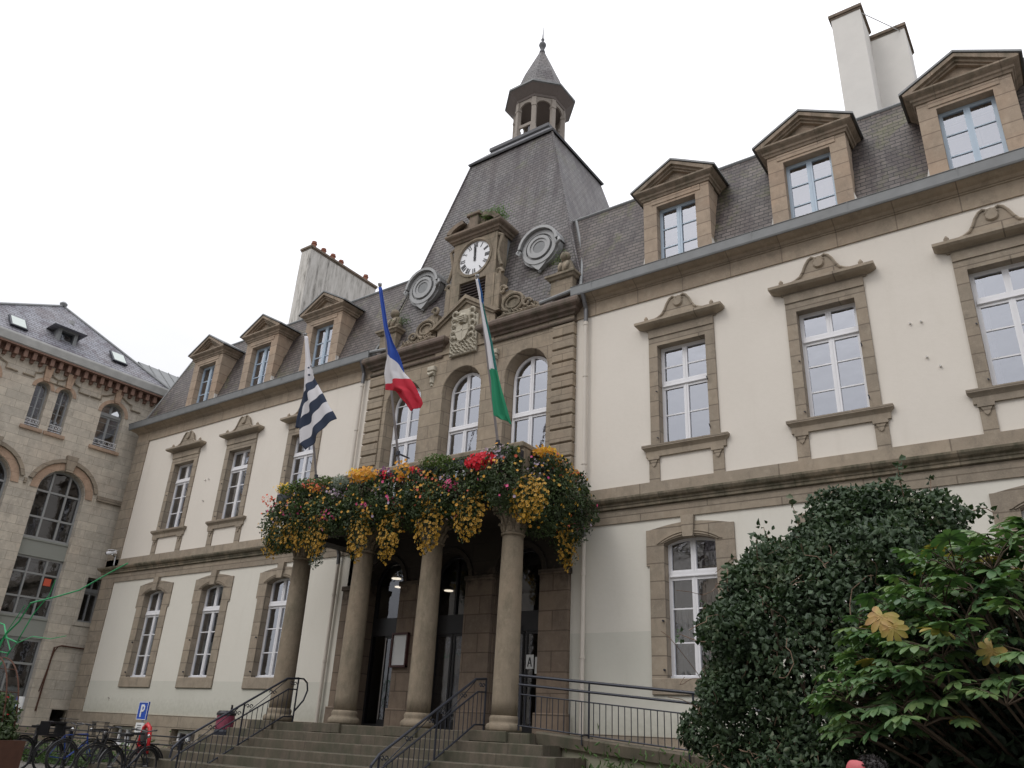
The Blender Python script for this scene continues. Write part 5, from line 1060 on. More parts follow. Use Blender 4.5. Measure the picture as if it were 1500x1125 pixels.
# furled navy flag standing behind the right balcony window
t=thing('indoor_flag','furled navy flag on a pole just inside the right arched balcony window','flag',(-10.25,.42,6.4))
m=MB(); m.tube([(-10.15,.42,6.4),(-10.22,.42,9.05)],.015,6); m.lathe([(.0,9.14),(.04,9.1),(.04,9.06),(0,9.02)],-10.22,.42,8); wobj(m,'pole',M['steel'],t)
m=MB(); n=18
for z,r_ in ((9.0,.02),(8.8,.05),(8.4,.09),(7.9,.14),(7.4,.19),(7.0,.21)):
    for k in range(n): a=2*PI*k/n; rr_=r_*(1+.25*math.cos(5*a+z)); m.v.append((-10.19+rr_*math.cos(a),.44+min(.1,r_*.5)*math.sin(a),z))
for i in range(5):
    for k in range(n): j=(k+1)%n; m.f.append((i*n+k,i*n+j,(i+1)*n+j,(i+1)*n+k)); m.m.append(0)
wobj(m,'cloth',simple('navy_cloth',(.03,.04,.22),.8,0,.2,8,.1),t,smooth=True)
# ---------------------------------------------------------------- neighbouring stone building (local x runs along its front, -y faces the square)
NB=thing('stone_building','grey ashlar building with red brackets and a hipped slate roof, left of the town hall','building',(-29.45,0,0),PI/2-math.radians(2.5))
xa,xb=-7.4,.72
big=[-1.95,-4.54,-7.13+.6]; big=[-1.95,-4.54]
pairs=[(-3.58,.25,10.9,12.4),(-2.78,.25,10.9,12.4),(-.93,.45,10.9,12.28),(-5.55,.45,10.9,12.28)]
holes=[(c-.95,c+.95,1.3,9.85) for c in big]+[(c-h-.08,c+h+.08,z0,zs+h+.1) for c,h,z0,zs in pairs]+[(-.25,.35,4.66,6.2),(-.3,.28,1.25,1.78),(-7.0,-6.0,4.66,6.2)]
m=MB(); sheet(m,xa,xb,-.3,13.3,0,holes,back=.35)
n=12
for c in big:
    ot=[(c+.95-1.9*i/n,9.85) for i in range(n+1)]
    m.ring([(c-.95,1.3),(c+.95,1.3)]+ot,[(c-.82,1.3),(c+.82,1.3)]+arch_pts(.82,8.88,.82,n,c),-.0,.4)
for c,h,z0,zs in pairs:
    ot=[(c+h+.08-(2*h+.16)*i/n,zs+h+.1) for i in range(n+1)]
    m.ring([(c-h-.08,z0),(c+h+.08,z0)]+ot,[(c-h,z0),(c+h,z0)]+arch_pts(h,zs,h,n,c),.0,.4)
m.box(xa,xa+.05,0,8,-.3,13.3); m.box(xb-.05,xb,0.01,8,-.3,13.3); m.box(xa,xb,7.9,8,-.3,13.3)
m.obj('wall',M['gray_stone'],NB)
m=MB(); m.box(xa,xb,2.2,2.3,0,13); m.box(xa,xb,.4,2.2,6.7,7.0); m.box(xa,xb,.4,2.2,10.2,10.5); m.box(xa,xb,.4,2.2,4.2,4.4); m.obj('inner_wall',M['interior'],NB)
for c in big:
    m=MB(); m.ring(arch_pts(1.10,8.88,1.10,n,c),arch_pts(.84,8.88,.84,n,c),-.03,0,close=False); m.obj('arch_band',M['pink'],NB)
    m=MB(); m.ring(arch_pts(1.27,8.85,1.27,n,c)[1:-1],arch_pts(1.14,8.85,1.14,n,c)[1:-1],-.10,0,close=False); m.add([(c-.12,-.16,9.66),(c+.12,-.16,9.66),(c+.2,-.16,10.25),(c-.2,-.16,10.25),(c-.12,.0,9.66),(c+.12,.0,9.66),(c+.2,.0,10.25),(c-.2,.0,10.25)],[(0,1,2,3),(0,3,7,4),(1,5,6,2),(0,4,5,1),(3,2,6,7)]); 
    for s in (-1,1): pass
    m.obj('hood_moulding',M['trim'],NB)
    # joinery of the tall opening
    y=.26; f=MB(); p=MB()
    tp=arch_pts(.82,8.88,.82,n,c); ti=arch_pts(.75,8.88,.75,n,c)
    f.ring([(c-.82,7.2),(c+.82,7.2)]+tp,[(c-.75,7.28),(c+.75,7.28)]+ti,y,y+.07)
    for x in (c-.30,c+.30): f.box(x-.035,x+.035,y-.005,y+.06,7.25,8.88+math.sqrt(.78**2-.3**2))
    for z in (8.88,7.95): f.box(c-.77,c+.77,y-.01,y+.06,z-.035,z+.035)
    f.ring([(c-.82,4.62),(c+.82,4.62),(c+.82,6.6),(c-.82,6.6)],[(c-.75,4.69),(c+.75,4.69),(c+.75,6.53),(c-.75,6.53)],y,y+.07)
    for x in (c-.30,c+.30): f.box(x-.03,x+.03,y-.005,y+.06,4.65,6.58)
    for z in (6.05,5.25): f.box(c-.77,c+.77,y-.01,y+.06,z-.03,z+.03)
    f.ring([(c-.82,1.3),(c+.82,1.3),(c+.82,3.95),(c-.82,3.95)],[(c-.75,1.4),(c+.75,1.4),(c+.75,3.85),(c-.75,3.85)],y,y+.07); f.box(c-.77,c+.77,y-.01,y+.06,3.1,3.17); f.box(c-.03,c+.03,y-.005,y+.06,1.35,3.15)
    w=f.obj('window',M['grey_frame'],NB)
    p.add([(x,y+.04,z) for x,z in [(c-.78,7.22),(c+.78,7.22)]+arch_pts(.78,8.88,.78,n,c)],[tuple(range(n+3))]); p.box(c-.78,c+.78,y+.035,y+.045,4.65,6.57); p.box(c-.78,c+.78,y+.035,y+.045,1.35,3.9); p.obj('pane',M['glass_dark'],w)
    for za,zb in ((6.6,7.2),(3.95,4.62)):
        g=MB(); g.box(c-.82,c+.82,y-.04,y+.06,za,zb); g.box(c-.83,c+.83,y-.07,y-.04,za,za+.04); g.box(c-.83,c+.83,y-.07,y-.04,zb-.06,zb-.02); g.obj('panel',M['grey_panel'],w)
    if c==-1.95: g=MB(); g.box(c+.36,c+.60,y-.002,y+.005,5.7,5.95); g.obj('window_sticker',simple('orange_sticker',(.6,.10,.05),.6),w)
for a,b in ((xa,big[1]-1.25),(big[1]+1.25,big[0]-1.25),(big[0]+1.25,xb)): 
    if b>a: m=MB(); m.box(a,b,-.10,0,8.93,9.05); m.box(a,b,-.06,0,9.05,9.12); m.obj('moulding',M['trim'],NB)
m=MB(); m.box(xa,xb,-.05,0,-.3,1.22); m.obj('plinth',M['trim'],NB)
def wavy(m,c,h,z):
    m.tube([(c-h-.55,-.03,z-.30),(c-h-.15,-.03,z-.30),(c-h-.15,-.03,z-.12),(c-h+.05,-.03,z-.06),(c-.12,-.03,z+.12)],.035,5); m.tube([(c+.12,-.03,z+.12),(c+h-.05,-.03,z-.06),(c+h+.15,-.03,z-.12),(c+h+.15,-.03,z-.30),(c+h+.55,-.03,z-.30)],.035,5)
mm=MB()
for c,h,z0,zs in pairs:
    kk=MB()
    f,p=sash(h,z0,zs,h,.24,zs-.02 if h>.3 else 0,[],[z0+.35,z0+.7,z0+1.05] if h>.3 else [z0+.4,z0+.8,z0+1.2],fr=.05,mul=.02 if h<.3 else .035,bar=.015); w=f.obj('upper_window',M['grey_frame'],NB); w.location=(c,0,0); p.obj('pane',M['glass'],w)
    g=MB()
    for z in (z0+.08,z0+.16,z0+.32): g.tube([(c-h,.08,z),(c+h,.08,z)],.012,5)
    for i in range(5): x=c-h+.05+(2*h-.1)*i/4; g.tube([(x+.04*math.cos(a),.08,z0+.24+.05*math.sin(a)) for a in np.linspace(0,2*PI,8)],.008,4)
    g.obj('window_guard',M['white'],NB)
    kk.add([(c-.09,-.10,zs+h+.02),(c+.09,-.10,zs+h+.02),(c+.15,-.12,zs+h+.58),(c-.15,-.12,zs+h+.58),(c-.09,0,zs+h+.02),(c+.09,0,zs+h+.02),(c+.15,0,zs+h+.58),(c-.15,0,zs+h+.58)],[(0,1,2,3),(0,3,7,4),(1,5,6,2),(0,4,5,1)])
    kk.ring(arch_pts(h+.14,zs,h+.14,n,c),arch_pts(h+.01,zs,h+.01,n,c),-.02,0,close=False)
    wavy(mm,c,h,13.0)
    kk.obj('upper_window_surround',M['pink'],NB); kk=MB(); kk.box(c-h-.12,c+h+.12,-.08,.1,z0-.12,z0); kk.obj('upper_window_sill',M['pink'],NB)
mm.obj('label_moulding',M['trim'],NB)
f,p=sash(.29,4.68,6.18,0,.2,5.75,[],[],fr=.05,mul=.03); w=f.obj('small_window',M['grey_frame'],NB); w.location=(.05,0,0); p.obj('pane',M['glass_dark'],w)
m=MB(); m.ring([(-.36,4.52),(.46,4.52),(.46,6.36),(-.36,6.36)],[(-.25,4.66),(.35,4.66),(.35,6.2),(-.25,6.2)],-.03,0); m.obj('small_window_surround',M['gray_stone'],NB)
m=MB(); x=xa
while x<xb:
    m.poly([(x,13.5),(x,13.22),(x+.13,13.22),(x+.13,13.5)],-.26,0); m.poly([(x+.01,13.22),(x+.01,13.12),(x+.12,13.12),(x+.12,13.22)],-.13,0); x+=.31
m.box(xa,xb,-.04,0,13.3,13.5); m.box(xa-.1,xb+.05,-.34,.1,13.5,13.56); m.obj('bracket_row',M['red_wood'],NB)
m=MB(); m.sweep([(xa,.6),(xa,0),(xb,0),(xb,.6)],[(0,13.56),(.32,13.56),(.37,13.60),(.40,13.86),(.38,13.93),(.30,13.94),(0,13.95)]); m.obj('gutter',simple('weathered_white_gutter',(.46,.46,.44),.7,0,.4,2.5,.2),NB)
ap=(-2.68,3.35,17.3)
m=MB(); m.add([(xa-.3,-.3,13.93),(xb+.2,-.3,13.93),ap,(xb+.2,8,13.93),(xa-.3,8,13.93),(-2.68,5,17.3)],[(0,1,2),(1,3,5,2),(4,0,2,5),(3,4,5)]); m.obj('roof',M['slate_new'],NB)
m=MB(); m.tube([(xb+.2,-.3,13.95),ap,(-2.68,5,17.3)],.06,6); m.tube([(xa-.3,-.3,13.95),ap],.06,6); m.lathe([(.12,17.28),(.16,17.4),(.08,17.48),(0,17.5)],ap[0],ap[1],8); m.obj('ridge_tile',M['zinc'],NB)
m=MB(); m.add([(xb,-.2,13.9),(7,-.2,13.9),(7,1.5,15.4),(xb-.6,1.5,15.4),(7,3.4,13.9),(xb,3.4,13.9)],[(0,1,2,3),(3,2,4,5),(0,3,5)])
for x in np.arange(xb,7,.45): m.tube([(x,-.2,13.92),(x-.1,1.5,15.42)],.02,4)
m.box(xb,7,.0,3.3,0,13.9); m.obj('annexe',M['zinc'],NB)
# roof windows, dormer
def plate(mb,c,w,h,e):
    s2=math.sqrt(.5)
    def P(a,b,k): return (c[0]+a,c[1]+b*s2-k*s2,c[2]+b*s2+k*s2)
    mb.add([P(-w,-h,0),P(w,-h,0),P(w,h,0),P(-w,h,0),P(-w,-h,e),P(w,-h,e),P(w,h,e),P(-w,h,e)],[(4,5,6,7),(0,1,5,4),(1,2,6,5),(2,3,7,6),(3,0,4,7)])
for c in ((-4.95,.30,14.53),(-1.1,.52,14.75)):
    m=MB(); plate(m,c,.30,.40,.08); o=m.obj('roof_window',M['iron'],NB); m=MB(); plate(m,(c[0],c[1],c[2]),.24,.34,.09); m.obj('roof_window_pane',simple('skylight_glass',(.50,.56,.52),.15),o)
m=MB(); cx=-3.2; m.ring([(cx-.36,14.25),(cx+.36,14.25),(cx+.36,15.05),(cx-.36,15.05)],[(cx-.24,14.4),(cx+.24,14.4),(cx+.24,14.95),(cx-.24,14.95)],.32,1.2); m.box(cx-.22,cx+.22,.4,.42,14.4,14.6); o=m.obj('dormer',M['zinc'],NB)
m=MB(); m.add([(cx-.62,.1,15.03),(cx+.62,.1,15.03),(cx+.62,1.5,15.03),(cx-.62,1.5,15.03),(cx,.55,15.42),(cx,2,15.42)],[(0,1,4),(1,2,5,4),(3,0,4,5),(0,3,2,1)]); m.obj('dormer_roof',M['slate_new'],o)
m=MB(); m.add([(cx-.25,.5,14.38),(cx+.25,.5,14.38),(cx+.25,.5,14.97),(cx-.25,.5,14.97)],[(0,1,2,3)]); m.obj('dormer_pane',M['glass_dark'],o)
m=MB(); m.lathe([(.0,16.12),(.12,16.1),(.12,15.95),(.06,15.8)],-2.7,1.80,8); m.obj('roof_vent',M['lead'],NB)
m=MB(); m.tube([(.30,-.05,3.78),(-.55,-.05,3.80),(-.78,-.06,3.72),(-.82,-.06,2.6),(-.84,-.06,1.7)],.028,6); m.tube([(-.66,-.05,3.76),(-.75,-.06,3.6),(-.90,-.06,2.3)],.018,5); m.obj('cable_pipe',M['rust'],NB)
# ---------------------------------------------------------------- opposite side of the square (seen in the window glass)
for i,(x,w,h,col,lab) in enumerate(((-39,12,12.5,(.42,.38,.32),'grey rendered house at the far end of the row across the square'),(-26.5,13,13.5,(.5,.47,.42),'pale house in the middle of the row facing the town hall'),(-14,12,12.5,(.32,.27,.21),'stone house facing the right wing of the town hall'),(-.5,15,14,(.45,.42,.38),'tall pale house behind the camera at the right of the row'),(15,16,13,(.4,.38,.34),'grey house at the right end of the row across the square'))):
    t=thing('terraced_house',lab,'house',(x,-33,0),PI,'houses across the square'); m=MB(); hs=[(-w/2+1+k*2.6,-w/2+2.1+k*2.6,z,z+1.7) for k in range(int((w-1)/2.6)) for z in (1,4.2,7.4) if z+2.3<h]
    sheet(m,-w/2,w/2,-.5,h,0,hs,back=.25); m.box(-w/2,-w/2+.1,.0,9,-.5,h); m.box(w/2-.1,w/2,.0,9,-.5,h); m.box(-w/2,w/2,.4,.5,-.5,h); m.obj('wall',simple('house_render_%d'%i,col,.9,0,.15,2,.1),t)
    m=MB(); m.add([(-w/2-.3,-.4,h),(w/2+.3,-.4,h),(w/2+.3,9.4,h),(-w/2-.3,9.4,h),(-w/2,4.5,h+4),(w/2,4.5,h+4)],[(0,1,5,4),(2,3,4,5),(1,2,5),(3,0,4),(0,3,2,1)]); m.obj('roof',M['slate'],t)
    m=MB()
    for a,b,c_,d_ in hs: m.ring([(a,c_),(b,c_),(b,d_),(a,d_)],[(a+.08,c_+.08),(b-.08,c_+.08),(b-.08,d_-.08),(a+.08,d_-.08)],.1,.16); m.box((a+b)/2-.03,(a+b)/2+.03,.1,.16,c_,d_)
    m.obj('window',M['white'],t); m=MB(); m.box(w/2-2,w/2-1.2,3.5,5.5,h+1,h+5.2); m.obj('chimney',M['concrete'],t)
# ---------------------------------------------------------------- ground
def gz(x,y):
    t_=min(1,max(0,(-9.5-x)/7.5)); t_=t_*t_*(3-2*t_); return .42*t_
xs=sorted(set([-400,-200,-100,-60,-45]+list(np.arange(-36,10,.75))+[15,25,50,100,200,400])); ys=[-400,-200,-100,-60,-40,-25,-16,-12,-9,-7,-5.5,-4,-2.5,-1,.5,20,60,200,400]
m=MB(); m.v=[(float(x),float(y),gz(x,y)) for y in ys for x in xs]; nx=len(xs)
for j in range(len(ys)-1):
    for i in range(nx-1): m.f.append((j*nx+i,j*nx+i+1,(j+1)*nx+i+1,(j+1)*nx+i)); m.m.append(0)
g=m.obj('ground',M['paving']); g['kind']='structure'
m=MB(); m.v=[(-3.9-.0+.8*math.cos(a)*(5.2 if math.cos(a)>0 else 1.0)+.5,-5.4+2.6*math.sin(a),.03+.0*a) for a in np.linspace(0,2*PI,40,endpoint=False)]+[(-1.4,-5.4,.14)]; m.f=[(i,(i+1)%40,40) for i in range(40)]; m.m=[0]*40; g=m.obj('planting_bed',M['grass']); g['kind']='structure'
m=MB(); m.v=[(-28.8,-2.9,.43),(-17.5,-2.9,.43),(-17.5,-.2,.46),(-28.8,-.2,.46)]; m.f=[(0,1,2,3)]; m.m=[0]; m.v=[(x,y,z+.004) for x,y,z in m.v]; g=m.obj('lawn_strip',M['grass']); g['kind']='structure'
r=np.random.default_rng(8); P=np.stack([r.uniform(-27,-17.2,5200),r.uniform(-3.3,-1.2,5200),.44+np.abs(r.normal(0,.22,5200))],1); o=cloud(P,np.tile([0,0,1.],(5200,1)),.11,M['weed'],'ground_cover',None,9,droop=-.5,asp=.4); o['kind']='stuff'; o['label']='low green ground cover behind the bicycles'; o['category']='ground cover'
M['dull']=simple('dull_alloy',(.09,.09,.095),.5,.6,.3,20,.1)
# ---------------------------------------------------------------- bicycles
def bicycle(loc,rz,paint,label,basket=False,board=False,rear=False):
    t=thing('bicycle',label,'bicycle',loc,rz,'bicycles parked left of the steps')
    for wx in (-.52,.53):
        m=MB(); m.tube([(wx+.335*math.cos(a),0,.345+.335*math.sin(a)) for a in np.linspace(0,2*PI,29)],.019,6,cap=False); w=m.obj('wheel',M['rubber'],t)
        m=MB(); m.tube([(wx+.308*math.cos(a),0,.345+.308*math.sin(a)) for a in np.linspace(0,2*PI,25)],.009,4,cap=False)
        for k in range(14): a=2*PI*k/14; m.tube([(wx,.012*(-1)**k,.345),(wx+.31*math.cos(a),0,.345+.31*math.sin(a))],.0016,3,cap=False)
        m.tube([(wx,-.05,.345),(wx,.05,.345)],.02,6); m.obj('rim',M['dull'],w)
        m=MB(); m.tube([(wx+.375*math.cos(a),0,.345+.375*math.sin(a)) for a in np.linspace(.3,2.9,12)],.018,5); m.obj('mudguard',M['black'],t)
    m=MB(); bb=(-.08,0,.29); st_=(-.22,0,.78); hd=(.36,0,.82); hl=(.40,0,.66)
    for a,b,rr_ in ((bb,st_,.017),(st_,hd,.015),(bb,hl,.02),(hd,hl,.02),((-.52,.03,.345),bb,.011),((-.52,-.03,.345),bb,.011),((-.52,.03,.345),st_,.009),((-.52,-.03,.345),st_,.009),(hl,(.5,.05,.42),.013),(hl,(.5,-.05,.42),.013),((.5,.05,.42),(.53,.05,.345),.011),((.5,-.05,.42),(.53,-.05,.345),.011)): m.tube([a,b],rr_,6)
    m.obj('frame',paint,t)
    m=MB(); m.tube([st_,(-.25,0,.90)],.012,6); m.lathe([(0,.90),(.05,.905),(.06,.93),(.03,.96),(0,.965)],-.27,0,8); m.box(-.36,-.12,-.07,.07,.905,.95); m.obj('saddle',M['black'],t)
    m=MB(); m.tube([hd,(.34,0,1.0)],.013,6); m.tube([(.22,-.29,1.03),(.32,-.24,1.04),(.36,0,1.0),(.32,.24,1.04),(.22,.29,1.03)],.012,6); m.tube([(.22,-.29,1.03),(.32,-.25,1.04)],.018,6); m.tube([(.22,.29,1.03),(.32,.25,1.04)],.018,6); m.obj('handlebar',M['dull'],t)
    m=MB(); m.tube([(-.08,-.07,.29),(-.08,.07,.29)],.012,6); m.tube([(-.08,.07,.29),(.02,.07,.16)],.01,5); m.tube([(-.08,-.07,.29),(-.18,-.07,.42)],.01,5); m.box(-.0,.06,.06,.15,.145,.17); m.box(-.21,-.15,-.15,-.06,.41,.435); m.tube([(-.08+.09*math.cos(a),-.045,.29+.09*math.sin(a)) for a in np.linspace(0,2*PI,15)],.006,4); m.tube([(-.08,-.045,.38),(-.52,-.045,.39),(-.52,-.045,.31),(-.08,-.045,.2)],.005,4); m.obj('crankset',M['black'],t)
    m=MB(); m.box(-.72,-.32,-.06,.06,.73,.745); m.tube([(-.68,.05,.74),(-.54,.05,.36)],.006,4); m.tube([(-.68,-.05,.74),(-.54,-.05,.36)],.006,4); m.obj('rear_rack',M['black'],t)
    if basket:
        m=MB()
        for z in (.86,.95,1.04,1.12):
            k=.8+.2*(z-.86)/.26; m.tube([(.44,-.16*k,z),(.44+.26*k,-.16*k,z),(.44+.26*k,.16*k,z),(.44,.16*k,z),(.44,-.16*k,z)],.006,4)
        for i in range(7): y=-.13+.26*i/6; m.tube([(.44,y*.8,.86),(.44,y,1.12)],.004,4); m.tube([(.65,y*.8,.86),(.70,y,1.12)],.004,4)
        m.box(.44,.66,-.13,.13,.855,.865); m.obj('basket',M['black'],t)
    if rear:
        m=MB(); m.ring([(-.78,.76),(-.36,.76),(-.36,1.05),(-.78,1.05)],[(-.74,.8),(-.40,.8),(-.40,1.01),(-.74,1.01)],-.16,.16); m.obj('crate',M['black'],t)
    m=MB(); m.lathe([(0,.88),(.035,.89),(.04,.93),(0,.96)],.43,0,8); m.obj('headlamp',M['steel'],t)
    return t
bicycle((-20.55,-4.75,.42),PI/2+.25,M['black'],'black bicycle with a wire front basket beside the planter',True)
bicycle((-19.75,-4.5,.42),PI/2+.15,M['bikeblue'],'blue framed bicycle second from the planter',rear=True)
bicycle((-18.9,-4.6,.42),-PI/2+.1,M['black'],'black bicycle facing the square in the middle of the row')
bicycle((-17.35,-4.65,.40),-PI/2-.2,M['black'],'black bicycle under the parking sign carrying the red child seat',True)
bicycle((-16.6,-4.9,.38),PI/2+.35,M['iron'],'dark grey bicycle parked closest to the steps')
t=thing('child_seat','red child seat with a round grey badge, above the bicycle under the parking sign','child seat',(-17.35,-4.25,1.2)); m=MB()
m.tube([(-17.55,-4.2,.95),(-17.52,-4.2,1.25),(-17.46,-4.2,1.45),(-17.35,-4.2,1.52),(-17.24,-4.2,1.45),(-17.18,-4.2,1.25),(-17.15,-4.2,.95)],[.03,.04,.045,.045,.045,.04,.03],8); m.bev(-17.5,-17.2,-4.22,-4.16,.95,1.1,.01); wobj(m,'shell',M['red'],t,smooth=True)
m=MB(); m.poly([(-17.35+.10*math.cos(a),1.3+.12*math.sin(a)) for a in np.linspace(0,2*PI,16,endpoint=False)],-4.26,-4.2); wobj(m,'badge',M['steel'],t); m=MB(); m.box(-17.48,-17.22,-4.4,-4.1,.93,.96); wobj(m,'seat',M['black'],t)
t=thing('bike_barrier','low dark barrier of four horizontal bars behind the bicycles','railing',(-20.5,-3.6,.42)); 
for z in (.78,.95,1.12,1.29):
    m=MB(); m.tube([(-25,-3.6,z),(-16.9,-3.6,z)],.018,6); wobj(m,'bar',M['black'],t)
for x in (-25,-23.3,-21.6,-20,-18.4,-16.9): m=MB(); m.box(x-.04,x+.04,-3.64,-3.56,.40,1.36); wobj(m,'post',M['black'],t)
# parking sign
t=thing('parking_sign','blue parking sign with a small white plate on a grey pole','sign',(-17.9,-4.0,.42)); x=-17.9
m=MB(); m.tube([(x,-4.0,.40),(x,-4.0,1.98)],.025,8); wobj(m,'pole',M['steel'],t); m=MB(); m.bev(x-.19,x+.19,-4.06,-4.03,1.60,1.98,.006); pl=wobj(m,'panel',M['bluep'],t)
m=MB(); m.box(x-.07,x-.025,-4.068,-4.061,1.66,1.92); m.ring([(x-.025,1.92),(x+.03,1.92),(x+.08,1.88),(x+.08,1.81),(x+.03,1.77),(x-.025,1.77)],[(x-.02,1.88),(x+.02,1.88),(x+.04,1.86),(x+.04,1.83),(x+.02,1.81),(x-.02,1.81)],-4.068,-4.061)
m.ring([(x-.185,1.605),(x+.185,1.605),(x+.185,1.975),(x-.185,1.975)],[(x-.172,1.618),(x+.172,1.618),(x+.172,1.962),(x-.172,1.962)],-4.066,-4.061); o=m.obj('letter',M['paper'],pl)
m=MB(); m.bev(x-.15,x+.15,-4.06,-4.03,1.34,1.54,.005); pl=wobj(m,'plate',M['paper'],t); m=MB(); 
for z in (1.49,1.44,1.39): m.box(x-.08,x+.08,-4.066,-4.061,z-.006,z+.006)
m.obj('plate_text',M['iron'],pl)
# litter bin
t=thing('litter_bin','dark round litter bin with a pink poster panel, between the bicycles and the steps','bin',(-16.85,-2.6,.42)); x,y=-16.85,-2.6
m=MB(); m.lathe([(.2,.42),(.21,.5),(.21,1.45),(.19,1.5)],x,y,18); wobj(m,'body',M['iron'],t); m=MB(); m.lathe([(.0,1.90),(.17,1.89),(.215,1.84),(.22,1.80),(.2,1.79)],x,y,18); wobj(m,'lid',M['black'],t); m=MB(); m.lathe([(.195,1.5),(.20,1.52),(.20,1.79)],x,y,18); wobj(m,'poster_panel',M['pinkp'],t); m=MB(); m.tube([(x+.16,y,1.85),(x+.16,y,2.02)],.025,6); wobj(m,'ashtray',M['black'],t)
# security camera
t=thing('security_camera','white security camera bracketed on the left end of the string course','camera',(-28.2,-.15,6.6)); m=MB(); m.tube([(-28.2,-.1,6.56),(-28.2,-.12,6.9)],.03,8); m.tube([(-28.2,-.12,6.86),(-28.1,-.3,6.9)],.025,6); wobj(m,'bracket',M['steel'],t)
m=MB(); m.tube([(-28.06,-.2,7.0),(-28.33,-.38,6.95)],[.065,.065],10); m.box(-28.36,-28.04,-.38,-.16,7.06,7.075); wobj(m,'housing',M['white'],t); m=MB(); m.tube([(-28.33,-.38,6.95),(-28.36,-.40,6.945)],.045,10); wobj(m,'lens',M['black'],t)
# planter, hoops, green tube sculpture, notice
t=thing('planter','rusted steel planter box with a leafy red flowering shrub','planter',(-20.6,-6.7,.42)); m=MB(); m.ring([(-22.4,.42),(-18.75,.42),(-18.75,1.08),(-22.4,1.08)],[(-22.36,.46),(-18.79,.46),(-18.79,1.04),(-22.36,1.04)],-7.4,-6.0); m.box(-22.38,-18.77,-7.41,-7.39,.42,1.08); m.box(-22.38,-18.77,-6.01,-5.99,.42,1.08); m.box(-22.36,-18.79,-7.4,-6.0,.95,1.0); wobj(m,'box',M['rust'],t)
P,N=shell(5200,[(-20.0,-6.5,1.35,.9,.6,.45),(-19.6,-6.4,1.5,.5,.5,.5),(-20.6,-6.4,1.7,.6,.5,.5),(-21.4,-6.6,1.4,.8,.6,.5),(-19.2,-6.4,1.2,.4,.4,.25)],rg,.5); cloud(P,N,.11,M['leaf_bed'],'shrub',t,41,droop=.4); k=P[P[:,2]>1.45][:150]; cloud(k,N[:len(k)],.09,M['redf'],'blossoms',t,42,shape='disc')
k=P[::9][:260]; cloud(k+np.array([0,-.04,.04]),N[:len(k)],.12,M['weed'],'young_leaves',t,43)
t=thing('hoop_arch','rusty arch of bent hoops rising from the planter','arch',(-20.6,-6.4,1.0))
for dx,r_,yy in ((0,1.45,-6.1),(.28,1.25,-6.4),(-.2,1.5,-6.75)):
    m=MB(); m.tube([(-20.65+dx+r_*math.cos(a),yy,1.05+1.7*math.sin(a)) for a in np.linspace(0,PI,22)],.017,6); wobj(m,'hoop',M['rust'],t)
for a in (.25,.6,1.0): m=MB(); m.tube([(-20.65+1.45*math.cos(a),-6.1,1.05+1.7*math.sin(a)),(-20.85+1.5*math.cos(a),-6.75,1.05+1.7*math.sin(a))],.01,5); wobj(m,'tie',M['rust'],t)
t=thing('tube_sculpture','tangle of bright green bent tubes reaching out like branches above the planter','sculpture',(-20.85,-6.2,1.0)); Y=-6.1
for L,r_ in (([(-20.86,3.27),(-20.5,3.55),(-20.0,3.93),(-18.9,4.02),(-18.1,4.13),(-16.9,4.4),(-16.26,4.56)],.022),([(-20.86,3.2),(-20.3,3.08),(-20.0,3.25),(-19.75,3.7),(-19.4,4.1),(-19.16,4.4)],.018),([(-21.1,2.9),(-20.6,2.85),(-20.1,3.05),(-19.5,3.18),(-18.8,3.12),(-18.0,3.15)],.014),([(-20.86,3.27),(-21.2,3.5),(-21.7,3.6),(-22.4,3.8)],.02),([(-20.86,3.27),(-21.2,2.9),(-21.5,2.6),(-22.0,2.5)],.018),([(-21.3,1.0),(-21.3,2.0),(-21.0,2.7),(-20.86,3.27)],.026),([(-20.86,3.27),(-20.5,2.9),(-20.9,2.3),(-21.2,1.6)],.016),([(-22.2,2.0),(-21.4,2.7),(-20.86,3.2),(-20.3,3.9)],.014)):
    m=MB(); m.tube([(a,Y+.05*math.sin(i*2),b) for i,(a,b) in enumerate(L)],[r_*(1-.5*i/len(L)) for i in range(len(L))],6); wobj(m,'tube',M['greent'],t)
t=thing('notice_board','small white and blue notice board beside the planter','sign',(-18.9,-5.6,.42)); m=MB(); m.tube([(-20.3,-5.6,.42),(-20.3,-5.6,1.95)],.02,6); wobj(m,'post',M['steel'],t); m=MB(); m.box(-20.42,-20.15,-5.64,-5.61,1.6,1.95); wobj(m,'panel',M['paper'],t); m=MB(); m.box(-20.47,-20.42,-5.64,-5.61,1.6,1.95); wobj(m,'blue_edge',M['bluep'],t)
# ---------------------------------------------------------------- person at the lower edge
t=thing('person','person with dark curly hair and a coral cap, in front of the bushes','person',(-1.42,-9.0,0),-1.15)
def skin(name,V,Ed,Rd,mat,par,sub=2):
    me=bpy.data.meshes.new(name); me.from_pydata(V,Ed,[]); me.materials.append(mat); o=bpy.data.objects.new(name,me); COL.objects.link(o); o.parent=par
    md=o.modifiers.new('skin','SKIN'); 
    for i,r_ in enumerate(Rd): me.skin_vertices[0].data[i].radius=(r_,r_) if not isinstance(r_,tuple) else r_
    me.skin_vertices[0].data[0].use_root=True; md.use_smooth_shade=True; s=o.modifiers.new('sub','SUBSURF'); s.levels=sub; s.render_levels=sub; return o
V=[(0,0,.86),(0,0,1.0),(0,0,1.16),(0,.01,1.27),(0,.01,1.33),(0,.0,1.42),(0,-.01,1.50)]; Ed=[(0,1),(1,2),(2,3),(3,4),(4,5),(5,6)]; Rd=[(.15,.11),(.13,.10),(.155,.11),(.12,.08),(.052,.052),(.078,.088),(.072,.085)]
def chain(p,pts,rs):
    for q,r_ in zip(pts,rs): V.append(q); Rd.append(r_); Ed.append((p,len(V)-1)); p=len(V)-1
    return p
